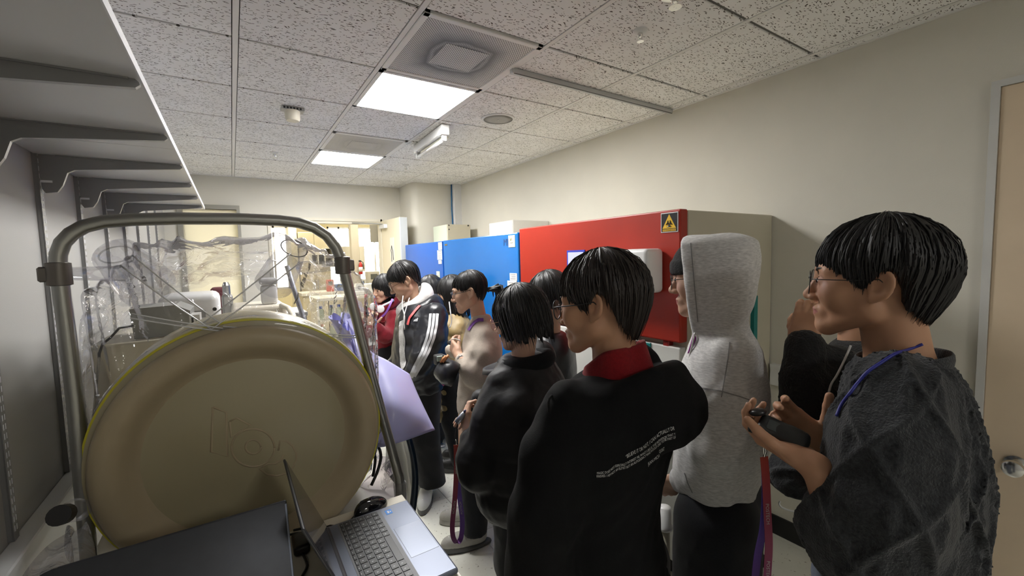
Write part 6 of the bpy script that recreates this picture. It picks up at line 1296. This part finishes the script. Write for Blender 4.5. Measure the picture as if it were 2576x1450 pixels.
net_obj('hood', hood1, N1-.25, N1+.2, .012, M_maroon, hd1, 1); MB().lathe([(.072,-.02),(.075,0),(.062,.075),(.060,.08)], N1+UP*-.02, UP, 24).build('black_collar', M_blackcloth, p1_, True)
w1 = hor(941,821,3.815); h1 = Hand(w1, hor(930,806,3.80)-w1, -CF*.9+CR*.2, 1, sc=1.0, curls=[(.7,.9,.6)]*4, thumb=(.5,.4), fore=hor(950,827,3.84)); w1b = hor(932,824,3.84); h1b = Hand(w1b, hor(935,803,3.84)-w1b, CF*.8-CR*.4, -1, sc=1.0, curls=[(.6,.8,.5)]*4, fore=hor(926,833,3.88))
hip1 = np.array([c1[0],c1[1],.78]); feet1 = [np.array([*(hip1+rt*s*.09)[:2],0]) for s in (-1,1)]
body_obj(p1_, [head_body(H1, N1, nr=.046), h1.mesh(.0055), h1b.mesh(.0055)], M_skin2, H1, core_mesh(N1, hip1, feet1)); face_parts(H1, p1_, True); hair(p1_, H1, seed=12, n=260, vol=.023, fringe=.012, long_=.105, jag=.012); trousers(p1_, hip1, feet1, M_denim, az, h=.018)
for f in feet1: shoe(p1_, f, az, M_dark, M_sole)
ribbon('neck_lanyard', [hor(987,752,3.98), hor(981,768,3.93), hor(970,788,3.92), hor(955,803,3.92), hor(946,818,3.90)], .018, M_lanyp, p1_, CR); ribbon('neck_lanyard', [hor(949,768,3.94), hor(947,785,3.93), hor(946,803,3.92)], .018, mat('lanyard_pink', (.52,.16,.30), .6), p1_, CR)
hp = thing('headphones', N1+UP*-.02, 'white over-ear headphones worn around the neck above the maroon hoodie', 'headphones')
for (x, y) in ((940,772),(957,778)):
    c = hor(x, y, 3.93); n = CC-c; n /= np.linalg.norm(n); MB().lathe([(0,-.012),(.030,-.012),(.035,-.005),(.035,.004),(.028,.009),(0,.010)], c, n, 24).build('ear_cup', M_whiteplastic, hp, True)
MB().tube([hor(962,770,3.95), hor(975,764,3.99), hor(990,756,4.08)], .010, 8).build('headband', M_whiteplastic, hp, True)
cable('chest_logo', [hit(bvh(hd1),963+9*math.cos(a),803+8*math.sin(a),.004)[0] for a in np.linspace(.4,5.4,12)], .003, mat('logo_red', (.42,.06,.06), .6), hd1)
t = thing('microphone', hor(925,795,3.80), 'small black microphone in the clasped hands of the person in maroon', 'microphone'); MB().tube([hor(932,806,3.80), hor(923,786,3.80)], [.012,.014], 10).build('grip', M_black, t, True); MB().ball(hor(922,783,3.80), .017, 12, 8).build('mesh_head', M_greymetal, t, True)
t = thing('name_badge', hor(936,852,3.86), 'white name badge on cords below the maroon sleeve', 'badge'); c = hor(936,855,3.86); MB().bbox(c-CR*.0+np.array([-.03,-.003,-.05]), c+np.array([.03,.003,.05]), .003, 1).build('card', M_whiteplastic, t); MB().box(c+np.array([-.02,-.0045,-.02]), c+np.array([.02,-.003,.02])).build('printed_panel', M_print, t); cable('cord', [c+UP*.05, hor(940,835,3.85), hor(944,820,3.85)], .003, M_black, t)
# ================================================================== tan coat, and the one behind
az = -55; rt, fw = az_axes(az); N4 = hor(1140,790,3.35); H4 = Head(hor(1133,738,3.34), -62, 8, 0, 1.0)
p4_ = thing('person', (N4[0],N4[1],0), 'person in a tan quilted puffer coat with long black hair', 'person')
rg = [ring(1118,1165,788,3.35,az,.85), ring(1108,1180,808,3.35,az,.75), ring(1102,1186,845,3.35,az,.75), ring(1100,1186,920,3.35,az,.75), ring(1102,1180,1000,3.35,az,.75), ring(1106,1172,1052,3.35,az,.75)]; D4 = dense(rg)
def f4(P):
    d = loft(P, D4, az, 2.3); a = np.arctan2(P[:,0]-N4[0], P[:,1]-N4[1]); q = np.abs(np.sin(math.pi*(P[:,2]/.13+a*1.1)))**.5*np.abs(np.sin(math.pi*(P[:,2]/.13-a*1.1)))**.5; return d-.016*q
lo, hi = bounds(rg, []); net_obj('quilted_coat', f4, lo, hi, .013, M_tan, p4_, 1); hip4 = np.array([N4[0],N4[1],.75]); feet4 = [np.array([*(hip4+rt*s*.09)[:2],0]) for s in (-1,1)]
body_obj(p4_, [head_body(H4, N4, nr=.046)], M_skin2, H4, core_mesh(N4, hip4, feet4)); face_parts(H4, p4_, True); hair(p4_, H4, seed=14, n=220, vol=.022, fringe=.01, long_=.20, jag=.03); trousers(p4_, hip4, feet4, M_denim, az, h=.016)
for f in feet4: shoe(p4_, f, az, M_dark, M_sole)
cable('earphone_wire', [hor(1130,760,3.2), hor(1133,785,3.12), hor(1136,810,3.12), hor(1131,825,3.12)], .004, M_wire, p4_)
az = -30; rt, fw = az_axes(az); N3 = hor(1088,780,3.85); H3 = Head(hor(1081,732,3.84), -30, 8, 0, 1.0)
p3_ = thing('person', (N3[0],N3[1],0), 'person seen from behind with straight black hair before the far blue freezer', 'person')
rg = [ring(1070,1108,782,3.85,az,.8), ring(1056,1122,798,3.85,az,.7), ring(1050,1126,840,3.85,az,.7), ring(1054,1122,950,3.85,az,.7)]; D3 = dense(rg); lo, hi = bounds(rg, []); net_obj('dark_coat', lambda P: loft(P, D3, az)+folds(P,.005,20,9), lo, hi, .016, M_puff2, p3_)
hip3 = np.array([N3[0],N3[1],.75]); feet3 = [np.array([*(hip3+rt*s*.09)[:2],0]) for s in (-1,1)]
body_obj(p3_, [head_body(H3, N3, nr=.046)], M_skin2, H3, core_mesh(N3, hip3, feet3)); face_parts(H3, p3_, True); hair(p3_, H3, seed=18, n=160, vol=.022, fringe=.0, long_=.17, jag=.012); trousers(p3_, hip3, feet3, M_denim, az, h=.018)
for f in feet3: shoe(p3_, f, az, M_dark, M_shoe)
# ================================================================== person in black fleece, hand at the face
rho, az = 1.7, -25; rt, fw = az_axes(az); N10 = hor(2160,845,1.80); H10 = Head(hor(2140,736,1.80), -30, 4, 0, .98)
p10 = thing('person', (N10[0],N10[1],0), 'person in a black fleece raising a hand to the face behind the knit sweater', 'person')
rg = [ring(2115,2215,850,1.80,az,.8), ring(2080,2250,880,1.80,az,.7), ring(2062,2255,930,1.80,az,.7), ring(2045,2260,1010,1.80,az,.7), ring(2040,2255,1100,1.80,az,.7), ring(2020,2250,1180,1.80,az,.7), ring(2012,2240,1240,1.80,az,.7)]; D10 = dense(rg)
sl = [hor(2100,935,1.50), hor(2050,1030,1.42), hor(2035,1045,1.40)]; fs_ = [sl[-1], hor(2022,960,1.42), hor(2025,872,1.46)]
def f10(P):
    d = loft(P, D10, az, 2.2); d = smin(d, smin(chain(P, sl, [.075,.07,.066]), chain(P, fs_, [.066,.056,.050]), .03), .02); return d+.004*np.sin(P[:,0]*230+3*np.sin(P[:,2]*140))*np.sin(P[:,2]*240+2*np.sin(P[:,1]*150))*np.sin(P[:,1]*220)
lo, hi = bounds(rg, sl+fs_); net_obj('fleece_jacket', f10, lo, hi, .0085, M_fleece, p10, 0)
wr_ = hor(2018,862,1.455); hr_ = Hand(wr_, hor(2036,770,1.52)-wr_, -CR*.75-CF*.65, -1, sc=1.0, curls=[(.25,.5,.3),(.3,.7,.4),(.4,.9,.5),(.5,1.0,.6)], thumb=(.45,.4), fore=hor(2020,900,1.44))
hip10 = np.array([N10[0],N10[1],.80]); feet10 = [np.array([*(hip10+rt*s*.1)[:2],0]) for s in (-1,1)]
body_obj(p10, [head_body(H10, N10, nr=.048), hr_.mesh(.0042)], M_skin, H10, core_mesh(N10, hip10, feet10)); face_parts(H10, p10, True); hair(p10, H10, seed=22, n=160, vol=.012, fringe=.01, side=.04, back=.10, jag=.01); trousers(p10, hip10, feet10, M_jean, az, h=.018)
for f in feet10: shoe(p10, f, az, M_dark, M_sole)
tag(cable('earphone_wire', [hor(2140,870,1.40), hor(2125,905,1.38), hor(2105,945,1.36), hor(2090,970,1.36), hor(2080,1010,1.36), hor(2068,1050,1.37)], .003, M_wire), 'white earphone wire hanging down the black fleece', 'earphone wire')
tag(cable('charging_wire', [hor(2015,1290,1.55), hor(1990,1286,1.55), hor(1968,1278,1.55), hor(1960,1268,1.55), hor(1963,1262,1.55)], .003, M_wire, label=None), 'curled white wire dangling low beside the grey sweatshirt', 'wire')
t = thing('name_badge', hor(2030,1000,1.40), 'clear badge holder hanging on the black fleece', 'badge'); MB().quad(hor(2018,1010,1.38), hor(2030,1030,1.37), hor(2002,1090,1.38), hor(1994,1068,1.39)).build('holder', mat('badge_teal', (.20,.30,.30), .2, coat=.5), t); t.children[0].modifiers.new('thick','SOLIDIFY').thickness = .003
# pale pole with a white cap between the black hoodie and the grey trousers
t = thing('capped_pole', (*hor(1672,1400,1.75)[:2],0), 'beige pole with a white cup-shaped cap standing by the grey hooded person', 'pole'); pp = hor(1672,1330,1.75)
MB().lathe([(.020,0),(.020,pp[2])], (pp[0],pp[1],0), UP, 16).build('pole', M_beigebody, t, True); MB().lathe([(.030,-.0),(.032,.012),(.026,.016),(.024,.09),(.0,.09)], pp, UP, 18).build('cap', M_whiteplastic, t, True)
MB().lathe([(.07,0),(.07,.01),(.022,.02)], (pp[0],pp[1],0), UP, 18).build('base', M_dark, t, True)
